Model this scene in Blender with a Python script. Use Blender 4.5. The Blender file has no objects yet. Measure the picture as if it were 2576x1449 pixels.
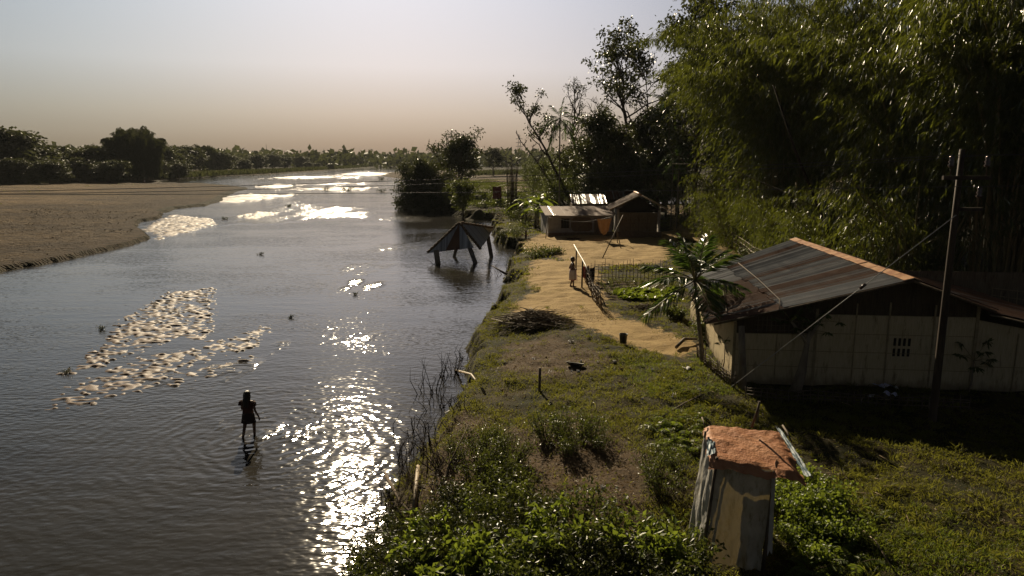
import bpy, bmesh, math, random
import numpy as np
from mathutils import Vector, Matrix, noise as mnoise
R = math.radians
S = bpy.context.scene
COL = S.collection

# ------------------------------------------------------------------ camera, sky, sun, exposure
CAMH, PITCH, FPX = 8.4, R(10.3), 1788.0
cam = bpy.data.objects.new('camera', bpy.data.cameras.new('camera'))
COL.objects.link(cam)
cam.location = (0, 0, CAMH)
cam.rotation_euler = (R(90) - PITCH, 0, 0)
cam.data.lens = 25.0; cam.data.sensor_width = 36.0
cam.data.clip_start = 0.1; cam.data.clip_end = 20000
S.camera = cam
SUN_AZ, SUN_EL = R(-13.5), R(27)
SKY_A, SKY_K = 0.86, 0.11
w = bpy.data.worlds.new('World'); S.world = w; w.use_nodes = True
wn, wl = w.node_tree.nodes, w.node_tree.links
wn.clear()
sky = wn.new('ShaderNodeTexSky'); sky.sky_type = 'NISHITA'; sky.sun_disc = False
sky.sun_elevation = SUN_EL; sky.sun_rotation = SUN_AZ
sky.air_density = 1.0; sky.dust_density = 2.2; sky.ozone_density = 1.5; sky.altitude = 20
def ramp(node, stops):
    cr = node.color_ramp
    while len(cr.elements) > 1: cr.elements.remove(cr.elements[-1])
    for i, (p, c) in enumerate(stops):
        e = cr.elements[0] if i == 0 else cr.elements.new(p)
        e.position = p; e.color = (*c, 1)
wtc = wn.new('ShaderNodeTexCoord'); wsep = wn.new('ShaderNodeSeparateXYZ'); wl.new(wtc.outputs['Generated'], wsep.inputs[0])
def wmath(op, a, b=0.0):
    x = wn.new('ShaderNodeMath'); x.operation = op
    for i, v in enumerate((a, b)):
        if isinstance(v, bpy.types.NodeSocket): wl.new(v, x.inputs[i])
        else: x.inputs[i].default_value = v
    return x.outputs[0]
def wvec(op, a, b):
    x = wn.new('ShaderNodeVectorMath'); x.operation = op
    for i, v in enumerate((a, b)):
        if isinstance(v, bpy.types.NodeSocket): wl.new(v, x.inputs[3 if (op == 'SCALE' and i == 1) else i])
        elif op == 'SCALE' and i == 1: x.inputs[3].default_value = v
        else: x.inputs[i].default_value = v
    return x.outputs[1] if op == 'DOT_PRODUCT' else x.outputs[0]
# hazy winter sky: soften the glare round the sun, grey the blue, brown dust low on the horizon
lum = wvec('DOT_PRODUCT', sky.outputs[0], (.27, .62, .11))
soft = wmath('DIVIDE', SKY_A, wmath('ADD', wmath('MULTIPLY', lum, SKY_K), 1.0))
gl = wn.new('ShaderNodeCombineXYZ')
for i in range(3): wl.new(lum, gl.inputs[i])
wmx = wn.new('ShaderNodeMix'); wmx.data_type = 'RGBA'; wmx.inputs[0].default_value = .62
wl.new(sky.outputs[0], wmx.inputs[6]); wl.new(gl.outputs[0], wmx.inputs[7])
csoft = wvec('SCALE', wmx.outputs[2], soft)
wr = wn.new('ShaderNodeValToRGB'); wl.new(wsep.outputs['Z'], wr.inputs[0])
ramp(wr, [(0.0, (.43, .355, .30)), (.02, (.52, .44, .375)), (.06, (.77, .70, .65)), (.12, (1.0, .98, 1.03)), (.22, (.98, 1.03, 1.16)), (.40, (.58, .60, .65)), (1, (.37, .35, .32))])
wside = wn.new('ShaderNodeMapRange'); wside.interpolation_type = 'SMOOTHSTEP'     # duller away from the sun
wl.new(wvec('DOT_PRODUCT', wtc.outputs['Generated'], (math.sin(SUN_AZ), math.cos(SUN_AZ), 0)), wside.inputs[0])
for i, v in enumerate((.66, .99, .33, 1.04)): wside.inputs[i + 1].default_value = v
wb = wn.new('ShaderNodeBackground'); wb.inputs[1].default_value = 0.1
wo = wn.new('ShaderNodeOutputWorld')
wlr = wn.new('ShaderNodeMapRange'); wlr.interpolation_type = 'SMOOTHSTEP'; wl.new(wsep.outputs['X'], wlr.inputs[0])
for i, v in enumerate((-.60, -.12, 0, 1)): wlr.inputs[i + 1].default_value = v
wtint = wn.new('ShaderNodeMix'); wtint.data_type = 'RGBA'; wl.new(wlr.outputs[0], wtint.inputs[0]); wtint.inputs[6].default_value = (.74, .81, .82, 1); wtint.inputs[7].default_value = (1, .985, 1.0, 1)
wl.new(wvec('MULTIPLY', wvec('SCALE', wvec('MULTIPLY', csoft, wr.outputs[0]), wside.outputs[0]), wtint.outputs[2]), wb.inputs[0]); wl.new(wb.outputs[0], wo.inputs[0])
sl = bpy.data.lights.new('sun', 'SUN'); sl.energy = 5.0; sl.angle = R(0.55); sl.color = (1, .83, .58)
so = bpy.data.objects.new('sun', sl); COL.objects.link(so)
SUNV = Vector((math.sin(SUN_AZ) * math.cos(SUN_EL), math.cos(SUN_AZ) * math.cos(SUN_EL), math.sin(SUN_EL)))
so.rotation_euler = SUNV.to_track_quat('Z', 'Y').to_euler(); so.location = SUNV * 200
S.view_settings.view_transform = 'Standard'; S.view_settings.look = 'None'
S.view_settings.exposure = 0.42; S.view_settings.gamma = 1.0
S.render.engine = 'CYCLES'
S.cycles.max_bounces = 6; S.cycles.transparent_max_bounces = 6; S.cycles.volume_bounces = 0
S.cycles.use_denoising = True

# ------------------------------------------------------------------ helpers
def ray(U, V):
    cx, cy = U - 1287.5, 724.5 - V
    return Vector((cx, FPX * math.cos(PITCH) + cy * math.sin(PITCH), -FPX * math.sin(PITCH) + cy * math.cos(PITCH)))
def at(U, V, z=1.2):
    d = ray(U, V); t = (z - CAMH) / d.z
    return Vector((d.x * t, d.y * t, z))
def aty(U, V, y):
    d = ray(U, V); t = y / d.y
    return Vector((d.x * t, y, CAMH + d.z * t))
def hash2(i, j, s):
    n = (i.astype(np.int64) * 374761393 + j.astype(np.int64) * 668265263 + s * 974711) & 0x7fffffff
    n = ((n ^ (n >> 13)) * 1274126177) & 0x7fffffff
    return ((n ^ (n >> 16)) & 0xffff) / 65535.0
def vnoise(x, y, s=0):
    x = np.asarray(x, float); y = np.asarray(y, float)
    i = np.floor(x); j = np.floor(y); u = x - i; v = y - j
    u = u * u * (3 - 2 * u); v = v * v * (3 - 2 * v)
    a = hash2(i, j, s); b = hash2(i + 1, j, s); c = hash2(i, j + 1, s); d = hash2(i + 1, j + 1, s)
    return (a * (1 - u) + b * u) * (1 - v) + (c * (1 - u) + d * u) * v
def fbm(x, y, s=0, o=3):
    t = 0; a = .5; n = 0
    for k in range(o):
        t = t + a * vnoise(x * 2 ** k, y * 2 ** k, s + k * 17); n += a; a *= .5
    return t / n
def ss(a, b, x):
    t = np.clip((np.asarray(x, float) - a) / (b - a), 0, 1); return t * t * (3 - 2 * t)
def inside(px, py, poly):
    px = np.asarray(px, float); py = np.asarray(py, float)
    c = np.zeros(px.shape, bool); n = len(poly)
    for i in range(n):
        x1, y1 = poly[i][0], poly[i][1]; x2, y2 = poly[(i + 1) % n][0], poly[(i + 1) % n][1]
        if y1 == y2: continue
        c ^= ((y1 > py) != (y2 > py)) & (px < (x2 - x1) * (py - y1) / (y2 - y1) + x1)
    return c
def segdist(px, py, pts):
    best = np.full(np.shape(px), 1e18); idx = np.zeros(np.shape(px), int)
    for i in range(len(pts) - 1):
        ax, ay = pts[i][0], pts[i][1]; bx, by = pts[i + 1][0], pts[i + 1][1]
        dx, dy = bx - ax, by - ay; L = dx * dx + dy * dy + 1e-12
        t = np.clip(((px - ax) * dx + (py - ay) * dy) / L, 0, 1)
        d = (px - ax - t * dx) ** 2 + (py - ay - t * dy) ** 2
        m = d < best; best = np.where(m, d, best); idx = np.where(m, i, idx)
    return np.sqrt(best), idx
def sdpoly(px, py, poly):      # positive inside
    d, _ = segdist(px, py, list(poly) + [poly[0]])
    return np.where(inside(px, py, poly), d, -d)

def tag(o, label=None, cat=None, group=None, kind=None):
    if label: o['label'] = label
    if cat: o['category'] = cat
    if group: o['group'] = group
    if kind: o['kind'] = kind
    return o
def thing(name, label, cat, loc=(0, 0, 0), rz=0, group=None):
    o = bpy.data.objects.new(name, None); COL.objects.link(o)
    o.empty_display_size = .2
    o.location = loc; o.rotation_euler = (0, 0, rz)
    return tag(o, label, cat, group)
def copy_tree(o, parent=None):
    c = o.copy(); COL.objects.link(c)
    if parent: c.parent = parent
    for ch in list(o.children): copy_tree(ch, c)
    return c
def dup(o, loc, rz=0, sc=1, label=None, group=None):
    c = copy_tree(o); c.location = loc; c.rotation_euler = (0, 0, rz)
    c.scale = (sc, sc, sc) if not isinstance(sc, tuple) else sc
    if label: c['label'] = label
    if group: c['group'] = group
    return c
def np_mesh(name, V, F, smooth=False, attrs=None):
    V = np.asarray(V, np.float32); F = np.asarray(F, np.int32)
    me = bpy.data.meshes.new(name); k = F.shape[1]
    me.vertices.add(len(V)); me.vertices.foreach_set('co', V.ravel())
    me.loops.add(F.size); me.loops.foreach_set('vertex_index', F.ravel())
    me.polygons.add(len(F)); me.polygons.foreach_set('loop_start', np.arange(0, F.size, k, dtype=np.int32))
    me.polygons.foreach_set('use_smooth', np.full(len(F), smooth))
    for n, a in (attrs or {}).items():
        t = me.attributes.new(n, 'FLOAT', 'POINT'); t.data.foreach_set('value', np.asarray(a, np.float32))
    me.update(calc_edges=True); me.validate()
    return me
def link(name, me, mat=None, parent=None):
    o = bpy.data.objects.new(name, me); COL.objects.link(o)
    if mat is not None:
        for m in (mat if isinstance(mat, (list, tuple)) else [mat]): me.materials.append(m)
    if parent: o.parent = parent
    return o
def grid_obj(name, X, Y, Z, mat, attrs=None, parent=None, smooth=True):
    n, m = X.shape
    V = np.stack([X.ravel(), Y.ravel(), Z.ravel()], 1)
    i = np.arange(n * m).reshape(n, m)
    F = np.stack([i[:-1, :-1].ravel(), i[:-1, 1:].ravel(), i[1:, 1:].ravel(), i[1:, :-1].ravel()], 1)
    return link(name, np_mesh(name, V, F, smooth, {k: a.ravel() for k, a in (attrs or {}).items()}), mat, parent)
class MB:
    def __init__(s): s.v = []; s.f = []; s.sm = []
    def add(s, vs, fs, smooth=False):
        b = len(s.v); s.v += [tuple(v) for v in vs]
        s.f += [tuple(i + b for i in f) for f in fs]; s.sm += [smooth] * len(fs)
    def box(s, c, size, rot=None):
        M = rot.to_3x3() if rot else Matrix.Identity(3)
        c = Vector(c); h = Vector(size) / 2
        vs = [c + M @ Vector((x * h.x, y * h.y, z * h.z)) for x in (-1, 1) for y in (-1, 1) for z in (-1, 1)]
        s.add(vs, [(0, 1, 3, 2), (4, 6, 7, 5), (0, 4, 5, 1), (2, 3, 7, 6), (0, 2, 6, 4), (1, 5, 7, 3)])
    def beam(s, a, b, wd, ht, up=(0, 0, 1)):
        a = Vector(a); b = Vector(b); d = b - a; L = d.length; d.normalize()
        u = Vector(up); sd = d.cross(u); sd = sd.normalized() if sd.length > 1e-5 else Vector((1, 0, 0)); u = sd.cross(d)
        vs = [p + sd * x * wd / 2 + u * z * ht / 2 for p in (a, b) for x, z in ((-1, -1), (1, -1), (1, 1), (-1, 1))]
        s.add(vs, [(3, 2, 1, 0), (4, 5, 6, 7), (0, 1, 5, 4), (1, 2, 6, 5), (2, 3, 7, 6), (3, 0, 4, 7)])
    def tube(s, pts, rad, n=6, cap=True):
        pts = [Vector(p) for p in pts]
        if not isinstance(rad, (list, tuple)): rad = [rad] * len(pts)
        rings = []; prev = None
        for i, p in enumerate(pts):
            d = (pts[min(i + 1, len(pts) - 1)] - pts[max(i - 1, 0)]).normalized()
            if prev is None:
                x = d.cross(Vector((0, 1, 0)));
                if x.length < .1: x = d.cross(Vector((1, 0, 0)))
                x.normalize()
            else:
                x = prev - d * prev.dot(d)
                x = x.normalized() if x.length > 1e-5 else d.orthogonal().normalized()
            prev = x; y = d.cross(x)
            rings += [p + (x * math.cos(2 * math.pi * k / n) + y * math.sin(2 * math.pi * k / n)) * rad[i] for k in range(n)]
        fs = []
        for i in range(len(pts) - 1):
            for k in range(n):
                fs.append((i * n + k, i * n + (k + 1) % n, (i + 1) * n + (k + 1) % n, (i + 1) * n + k))
        if cap:
            fs.append(tuple(range(n))[::-1]); fs.append(tuple((len(pts) - 1) * n + k for k in range(n)))
        s.add(rings, fs, True)
    def lathe(s, prof, n=16, c=(0, 0, 0)):
        c = Vector(c); vs = []; fs = []
        for r, z in prof: vs += [c + Vector((r * math.cos(2 * math.pi * k / n), r * math.sin(2 * math.pi * k / n), z)) for k in range(n)]
        for i in range(len(prof) - 1):
            for k in range(n): fs.append((i * n + k, i * n + (k + 1) % n, (i + 1) * n + (k + 1) % n, (i + 1) * n + k))
        s.add(vs, fs, True)
    def build(s, name, mat, parent=None):
        me = bpy.data.meshes.new(name); me.from_pydata(s.v, [], s.f); me.update()
        me.polygons.foreach_set('use_smooth', s.sm)
        return link(name, me, mat, parent)

# ------------------------------------------------------------------ materials
def nodes(name):
    m = bpy.data.materials.new(name); m.use_nodes = True
    n, l = m.node_tree.nodes, m.node_tree.links
    return m, n, l, n['Principled BSDF'], n['Material Output']
def N(n, t, **k):
    x = n.new(t)
    for a, b in k.items(): setattr(x, a, b)
    return x
def mixc(n, l, fac, a, b, blend='MIX'):
    x = n.new('ShaderNodeMix'); x.data_type = 'RGBA'; x.blend_type = blend
    for sock, v in ((0, fac), (6, a), (7, b)):
        if isinstance(v, bpy.types.NodeSocket): l.new(v, x.inputs[sock])
        elif isinstance(v, (int, float)): x.inputs[sock].default_value = v
        else: x.inputs[sock].default_value = (*v, 1)
    return x.outputs[2]
def math_(n, l, op, a, b=0.0, c=None):
    x = n.new('ShaderNodeMath'); x.operation = op
    for i, v in enumerate((a, b) if c is None else (a, b, c)):
        if isinstance(v, bpy.types.NodeSocket): l.new(v, x.inputs[i])
        else: x.inputs[i].default_value = v
    return x.outputs[0]
def noise_(n, l, vec, scale, detail=3, rough=.55, sc=None):
    if sc is not None:
        mp = n.new('ShaderNodeMapping'); mp.inputs['Scale'].default_value = sc; l.new(vec, mp.inputs[0]); vec = mp.outputs[0]
    x = n.new('ShaderNodeTexNoise'); x.inputs['Scale'].default_value = scale; x.inputs['Detail'].default_value = detail
    x.inputs['Roughness'].default_value = rough; l.new(vec, x.inputs['Vector'])
    return x.outputs['Fac']
def maprange(n, l, v, a, b, c=0.0, d=1.0):
    x = n.new('ShaderNodeMapRange'); x.interpolation_type = 'SMOOTHSTEP'; l.new(v, x.inputs[0])
    for i, q in enumerate((a, b, c, d)): x.inputs[i + 1].default_value = q
    return x.outputs[0]
def mat_basic(name, c1, c2, rough=.8, scale=6, bump=.15, sc=None, spec=.3, metal=0, coord='Object', bscale=None):
    m, n, l, b, o = nodes(name)
    tc = n.new('ShaderNodeTexCoord'); v = tc.outputs[coord]
    f = noise_(n, l, v, scale, 5, .6, sc)
    f = maprange(n, l, f, .3, .7)
    l.new(mixc(n, l, f, c1, c2), b.inputs['Base Color'])
    b.inputs['Roughness'].default_value = rough; b.inputs['Specular IOR Level'].default_value = spec; b.inputs['Metallic'].default_value = metal
    if bump:
        bp = n.new('ShaderNodeBump'); bp.inputs['Strength'].default_value = bump; bp.inputs['Distance'].default_value = .03
        l.new(noise_(n, l, v, bscale or scale * 3, 4, .6, sc), bp.inputs['Height']); l.new(bp.outputs[0], b.inputs['Normal'])
    return m
def mat_leaf(name, c1, c2, tcol, trans=.35, rough=.45, spec=.35):
    m, n, l, b, o = nodes(name)
    g = n.new('ShaderNodeNewGeometry'); rnd = g.outputs['Random Per Island']
    c = mixc(n, l, rnd, c1, c2)
    l.new(c, b.inputs['Base Color']); b.inputs['Roughness'].default_value = rough; b.inputs['Specular IOR Level'].default_value = spec
    t = n.new('ShaderNodeBsdfTranslucent'); tc = mixc(n, l, rnd, tcol, tuple(x * .55 for x in tcol)); l.new(tc, t.inputs[0])
    mx = n.new('ShaderNodeMixShader'); mx.inputs[0].default_value = trans
    l.new(b.outputs[0], mx.inputs[1]); l.new(t.outputs[0], mx.inputs[2]); l.new(mx.outputs[0], o.inputs[0])
    return m
M = {}
M['leaf_bamboo'] = mat_leaf('bamboo leaf', (.014, .026, .007), (.042, .058, .013), (.18, .205, .02), .36, .33, .55)
M['leaf_dark'] = mat_leaf('dark leaf', (.018, .028, .010), (.045, .058, .018), (.085, .095, .018), .28, .4, .45)
M['leaf_mid'] = mat_leaf('mid leaf', (.030, .045, .012), (.07, .09, .022), (.16, .19, .03), .35, .4, .4)
M['leaf_bright'] = mat_leaf('bright leaf', (.055, .09, .015), (.12, .16, .03), (.30, .38, .04), .42, .42, .35)
M['leaf_far'] = mat_leaf('far leaf', (.024, .034, .016), (.055, .062, .026), (.10, .11, .035), .32, .6, .2)
M['leaf_dry'] = mat_leaf('dry leaf', (.11, .075, .035), (.24, .17, .085), (.2, .13, .05), .25, .6, .3)
M['leaf_palm'] = mat_leaf('palm leaf', (.02, .04, .012), (.045, .075, .018), (.10, .17, .02), .3, .32, .55)
M['bark'] = mat_basic('bark', (.05, .038, .026), (.12, .095, .07), .9, 5, .5, (1, 1, .25))
M['bark_pale'] = mat_basic('pale bark', (.14, .11, .08), (.26, .22, .16), .85, 5, .4, (1, 1, .3))
M['culm'] = mat_basic('bamboo culm', (.09, .085, .03), (.20, .16, .07), .55, 3, .1, (1, 1, .3), .4)
M['bamboo_dry'] = mat_basic('dry bamboo', (.19, .14, .08), (.36, .28, .17), .6, 7, .15, (1, 1, .3), .4)
M['bamboo_old'] = mat_basic('old bamboo', (.07, .052, .035), (.16, .125, .085), .75, 7, .2, (1, 1, .4))
M['twig'] = mat_basic('twig', (.05, .036, .024), (.15, .11, .07), .9, 8, .2)

def mat_ground(name, g1, g2, d1, d2, ripple=False):
    m, n, l, b, o = nodes(name)
    geo = n.new('ShaderNodeNewGeometry'); v = geo.outputs['Position']
    at_ = N(n, 'ShaderNodeAttribute', attribute_name='dirt').outputs['Fac']
    f1 = noise_(n, l, v, .9, 6, .65); f2 = noise_(n, l, v, 7, 5, .7); f3 = noise_(n, l, v, 28, 3, .6)
    grass = mixc(n, l, maprange(n, l, f1, .35, .65), g1, g2)
    grass = mixc(n, l, maprange(n, l, f3, .3, .72), mixc(n, l, 1.0, grass, (.45, .42, .40), 'MULTIPLY'), grass)
    str_ = noise_(n, l, v, 1.6, 5, .65, (.35, 1.3, 1))
    dirt = mixc(n, l, maprange(n, l, str_, .36, .64), d1, d2)
    spots = maprange(n, l, f2, .56, .68)
    dirt = mixc(n, l, math_(n, l, 'MULTIPLY', spots, .72), dirt, (.075, .06, .025))
    wt = N(n, 'ShaderNodeAttribute', attribute_name='wet').outputs['Fac']; dirt = mixc(n, l, wt, dirt, mixc(n, l, 1.0, dirt, (.30, .28, .26), 'MULTIPLY'))
    e = math_(n, l, 'ADD', at_, math_(n, l, 'MULTIPLY', math_(n, l, 'SUBTRACT', noise_(n, l, v, 2.2, 6, .75), .5), 1.7))
    fac = maprange(n, l, e, .38, .62)
    col = mixc(n, l, fac, grass, dirt)
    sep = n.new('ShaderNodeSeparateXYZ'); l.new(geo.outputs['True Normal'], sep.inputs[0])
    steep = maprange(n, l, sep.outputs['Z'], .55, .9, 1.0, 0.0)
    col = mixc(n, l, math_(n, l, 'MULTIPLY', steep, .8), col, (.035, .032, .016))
    br_ = N(n, 'ShaderNodeAttribute', attribute_name='bare').outputs['Fac']
    col = mixc(n, l, math_(n, l, 'MULTIPLY', br_, .85), col, mixc(n, l, maprange(n, l, f2, .35, .65), (.060, .040, .024), (.125, .085, .05)))
    l.new(col, b.inputs['Base Color']); b.inputs['Roughness'].default_value = .95; b.inputs['Specular IOR Level'].default_value = .12
    bp = n.new('ShaderNodeBump'); bp.inputs['Strength'].default_value = .7; bp.inputs['Distance'].default_value = .06
    h = math_(n, l, 'ADD', noise_(n, l, v, 5, 6, .7), math_(n, l, 'MULTIPLY', f3, .4))
    if ripple:
        wv = n.new('ShaderNodeTexWave'); wv.inputs['Scale'].default_value = .9; wv.inputs['Distortion'].default_value = 9
        wv.inputs['Detail'].default_value = 4; wv.inputs['Detail Scale'].default_value = 1.6
        mp = n.new('ShaderNodeMapping'); mp.inputs['Rotation'].default_value = (0, 0, R(80)); l.new(v, mp.inputs[0]); l.new(mp.outputs[0], wv.inputs[0])
        h = math_(n, l, 'ADD', h, math_(n, l, 'MULTIPLY', wv.outputs['Fac'], 1.6))
        bp.inputs['Strength'].default_value = 1.0; bp.inputs['Distance'].default_value = .10
    l.new(h, bp.inputs['Height']); l.new(bp.outputs[0], b.inputs['Normal'])
    return m
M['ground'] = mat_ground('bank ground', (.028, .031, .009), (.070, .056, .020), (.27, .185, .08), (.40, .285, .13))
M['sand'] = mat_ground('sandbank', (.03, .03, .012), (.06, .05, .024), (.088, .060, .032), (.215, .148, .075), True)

def mat_water(name, girl):
    m, n, l, b, o = nodes(name)
    geo = n.new('ShaderNodeNewGeometry'); v = geo.outputs['Position']
    rp = N(n, 'ShaderNodeAttribute', attribute_name='ripple').outputs['Fac']
    mud = maprange(n, l, noise_(n, l, v, .12, 4, .6), .35, .65)
    l.new(mixc(n, l, mud, (.024, .0225, .019), (.042, .039, .034)), b.inputs['Base Color'])
    b.inputs['IOR'].default_value = 1.33; b.inputs['Specular IOR Level'].default_value = .5
    l.new(math_(n, l, 'MULTIPLY_ADD', rp, .07, .06), b.inputs['Roughness'])
    base = math_(n, l, 'MULTIPLY', noise_(n, l, v, .8, 1, .5, (.6, 1.6, 1)), .022)
    calm = maprange(n, l, noise_(n, l, v, .11, 3, .6, (.5, 1, 1)), .40, .62, .45, 1.0)
    fine = math_(n, l, 'MULTIPLY', math_(n, l, 'MULTIPLY', noise_(n, l, v, 4.6, .8, .5, (.75, 1.25, 1)), .025), calm)
    h = math_(n, l, 'ADD', base, fine)
    rough = math_(n, l, 'MULTIPLY', noise_(n, l, v, 2.2, 1.5, .55, (.6, 1.3, 1)), .13)
    h = math_(n, l, 'ADD', h, math_(n, l, 'MULTIPLY', rough, rp))
    # rings spreading from the wading girl
    for (gx, gy, k, amp, fall) in girl:
        dv = n.new('ShaderNodeVectorMath'); dv.operation = 'DISTANCE'; l.new(v, dv.inputs[0]); dv.inputs[1].default_value = (gx, gy, 0)
        d = math_(n, l, 'ADD', dv.outputs['Value'], math_(n, l, 'MULTIPLY', noise_(n, l, v, .9, 3), .9))
        wv = math_(n, l, 'SINE', math_(n, l, 'MULTIPLY', d, k))
        fade = math_(n, l, 'POWER', 2.718, math_(n, l, 'MULTIPLY', d, -fall))
        h = math_(n, l, 'ADD', h, math_(n, l, 'MULTIPLY', math_(n, l, 'MULTIPLY', wv, fade), amp))
    bp = n.new('ShaderNodeBump'); bp.inputs['Strength'].default_value = 1; bp.inputs['Distance'].default_value = 1
    l.new(h, bp.inputs['Height']); l.new(bp.outputs[0], b.inputs['Normal'])
    return m
GIRL = at(628, 1096, 0)
M['water'] = mat_water('river water', [(GIRL.x, GIRL.y, 15, .008, .45), (GIRL.x + 1.2, GIRL.y - 1, 13, .0042, .16)])
M['wetmud'] = mat_basic('wet mud', (.11, .08, .062), (.24, .175, .14), .6, 4, .25, None, .16, 0, 'Object', 30)

# ------------------------------------------------------------------ terrain
RIGHT = [(1290, 418), (1240, 419), (1180, 421), (1100, 425), (1050, 427), (990, 431), (945, 437), (940, 443), (975, 449), (1020, 453), (1035, 470), (1025, 500), (1022, 518), (1060, 524),
         (1115, 526), (1150, 545), (1182, 546), (1205, 551), (1232, 553), (1255, 551), (1252, 575), (1248, 605), (1270, 622), (1305, 630), (1300, 662), (1270, 695), (1280, 715), (1294, 732),
         (1259, 756), (1256, 788), (1203, 845), (1180, 872), (1178, 930), (1172, 975), (1150, 1012), (1094, 1075), (1039, 1145), (993, 1205), (970, 1265), (960, 1361), (896, 1440), (800, 1600)]
LEFT = [(0, 684), (157, 656), (283, 627), (345, 613), (377, 600), (361, 583), (342, 571), (355, 558), (405, 549), (411, 536), (446, 525), (515, 518), (550, 508), (581, 486), (625, 474),
        (575, 468), (503, 462), (408, 461), (400, 456), (440, 452), (528, 445), (660, 440), (774, 434), (899, 424), (1057, 420), (1200, 416.5), (1290, 415)]
Rw = [at(u, v, 0) for u, v in RIGHT]; Rw += [Vector((-7, 5, 0)), Vector((-8, -8, 0))]
Lw = [Vector((-60, -8, 0)), Vector((-54, 30, 0))] + [at(u, v, 0) for u, v in LEFT]
RIVER = [(p.x, p.y) for p in Lw] + [(p.x, p.y) for p in Rw]
NL = len(Lw)
def terrain(x, y):
    d, idx = segdist(x, y, RIVER + [RIVER[0]])
    ins = inside(x, y, RIVER)
    wob = (fbm(x * .9, y * .9, 3, 4) - .5) * 1.7 + (fbm(x * .25, y * .25, 9) - .5) * .8
    right = idx >= NL - 1
    dr = np.where(ins, -d, d)
    dr = dr + np.where(right & (d < 6), wob * np.clip(1 - np.abs(d) / 6, 0, 1) * np.clip(y / 40, .5, 3) * .8, 0) * (y < 300)
    wid = np.interp(y, [0, 17, 24, 30, 400], [2.4, 1.9, .8, .5, .6])
    zr = -.06 + 1.0 * ss(-.05, wid, dr) + .26 * ss(.3, 4.5, dr)
    zr = zr + (fbm(x * .55, y * .55, 5) - .5) * .30 * ss(.2, 2, dr) + (fbm(x * 2.2, y * 2.2, 6, 4) - .5) * .14 * ss(.2, 1, dr)
    zr = zr - .34 * np.exp(-((x - 4.0) ** 2 + (y - 11.6) ** 2) / 3.2)
    bar = (y > 250) & right & (x < 4)
    zr = np.where(bar, -.06 + .8 * ss(0, 25, dr), zr)
    zl = -.06 + .2 * ss(15, 15.5, dr + (fbm(x * .05, y * .05, 12) - .5) * 14) + .42 * ss(-.05, .4, dr + (fbm(x * 1.1, y * 1.1, 19) - .5) * .7) + .7 * ss(2, 90, dr) + (fbm(x * .12, y * .12, 8) - .5) * .25 * ss(1, 12, dr)
    zl = zl + (fbm(x * .45, y * 1.9, 15, 4) - .5) * .16 * ss(.6, 3, dr) * (1 - ss(25, 60, dr)) + (fbm(x * .2, y * .7, 16, 3) - .5) * .25 * ss(3, 12, dr)
    zin = -.06 - .7 * ss(0, 4, -dr)
    z = np.where(dr < -.05, zin, np.where(right, zr, zl))
    return z, dr, right
def tz(x, y): return float(terrain(np.array([x]), np.array([y]))[0][0])
def onground(U, V, dz=0):
    p = at(U, V, 1.2)
    for _ in range(4): p = at(U, V, tz(p.x, p.y))
    p.z += dz; return p
def W(pts, z=1.2): return [tuple(at(u, v, z))[:2] for u, v in pts]
DIRT = [W([(1310, 600), (1380, 586), (1530, 592), (1690, 582), (1700, 640), (1640, 665), (1480, 668), (1400, 640), (1320, 622)]),
        W([(1350, 650), (1480, 662), (1500, 700), (1515, 745), (1500, 780), (1560, 800), (1700, 850), (1740, 870), (1690, 885), (1560, 850), (1420, 800), (1310, 790), (1300, 755), (1360, 730), (1330, 690)]),
        W([(1690, 545), (1720, 540), (1760, 575), (1840, 595), (1910, 628), (1880, 650), (1800, 620), (1700, 590)]),
        W([(1660, 500), (1700, 500), (1760, 560), (1700, 560)])]
FIELD = [W([(1130, 500), (1200, 478), (1330, 470), (1340, 545), (1240, 548), (1190, 535)])]
BARE = [W([(1250, 1080), (1480, 1050), (1650, 1150), (1600, 1330), (1400, 1320), (1270, 1260)]), W([(985, 1190), (1150, 1010), (1250, 1060), (1230, 1180), (1090, 1300)]), W([(1260, 860), (1420, 840), (1520, 900), (1440, 960), (1260, 930)])]
def bare(x, y):
    a = np.zeros(np.shape(x))
    for p in BARE: a = np.maximum(a, ss(-.6, .8, sdpoly(x, y, p) + (fbm(np.asarray(x) * 1.3, np.asarray(y) * 1.3, 27) - .5) * 2.2))
    return a
def dirtmask(x, y):
    a = np.zeros(np.shape(x))
    for p in DIRT: a = np.maximum(a, ss(-1.2, 1.6, sdpoly(x, y, p) + .5))
    for p in FIELD: a = np.maximum(a, .55 * ss(-6, 8, sdpoly(x, y, p)))
    return a
xs = np.arange(-6, 30.01, .17); ys = np.concatenate([np.arange(5, 45, .17), np.arange(45, 92, .3)])
X, Y = np.meshgrid(xs, ys); Z, D, RT = terrain(X, Y)
keep = ss(-6, -5, X)
o = grid_obj('ground', X, Y, Z, M['ground'], {'dirt': dirtmask(X, Y), 'bare': bare(X, Y)}); tag(o, kind='structure')
xs = np.arange(-74, -12, .27); ys = np.arange(42, 112, .27); X, Y = np.meshgrid(xs, ys); Z, D, RT = terrain(X, Y)
def sandattr(X, Y, D): return np.clip((1 - ss(10, 42, D + (fbm(X * .04, Y * .1, 24) - .5) * 30)) * .8 + ss(.52, .64, fbm(X * .05, Y * .22, 25)) * .7 + (1 - ss(.3, 2.2, D + (fbm(X * .6, Y * .6, 28) - .5) * 2)) * .8, 0, 1)
Z = np.where(RT, -1.5, Z)
o = grid_obj('sandbank', X, Y, Z, M['sand'], {'dirt': ss(-.2, .2, D) , 'wet': sandattr(X, Y, D)}); tag(o, kind='structure')
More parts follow.
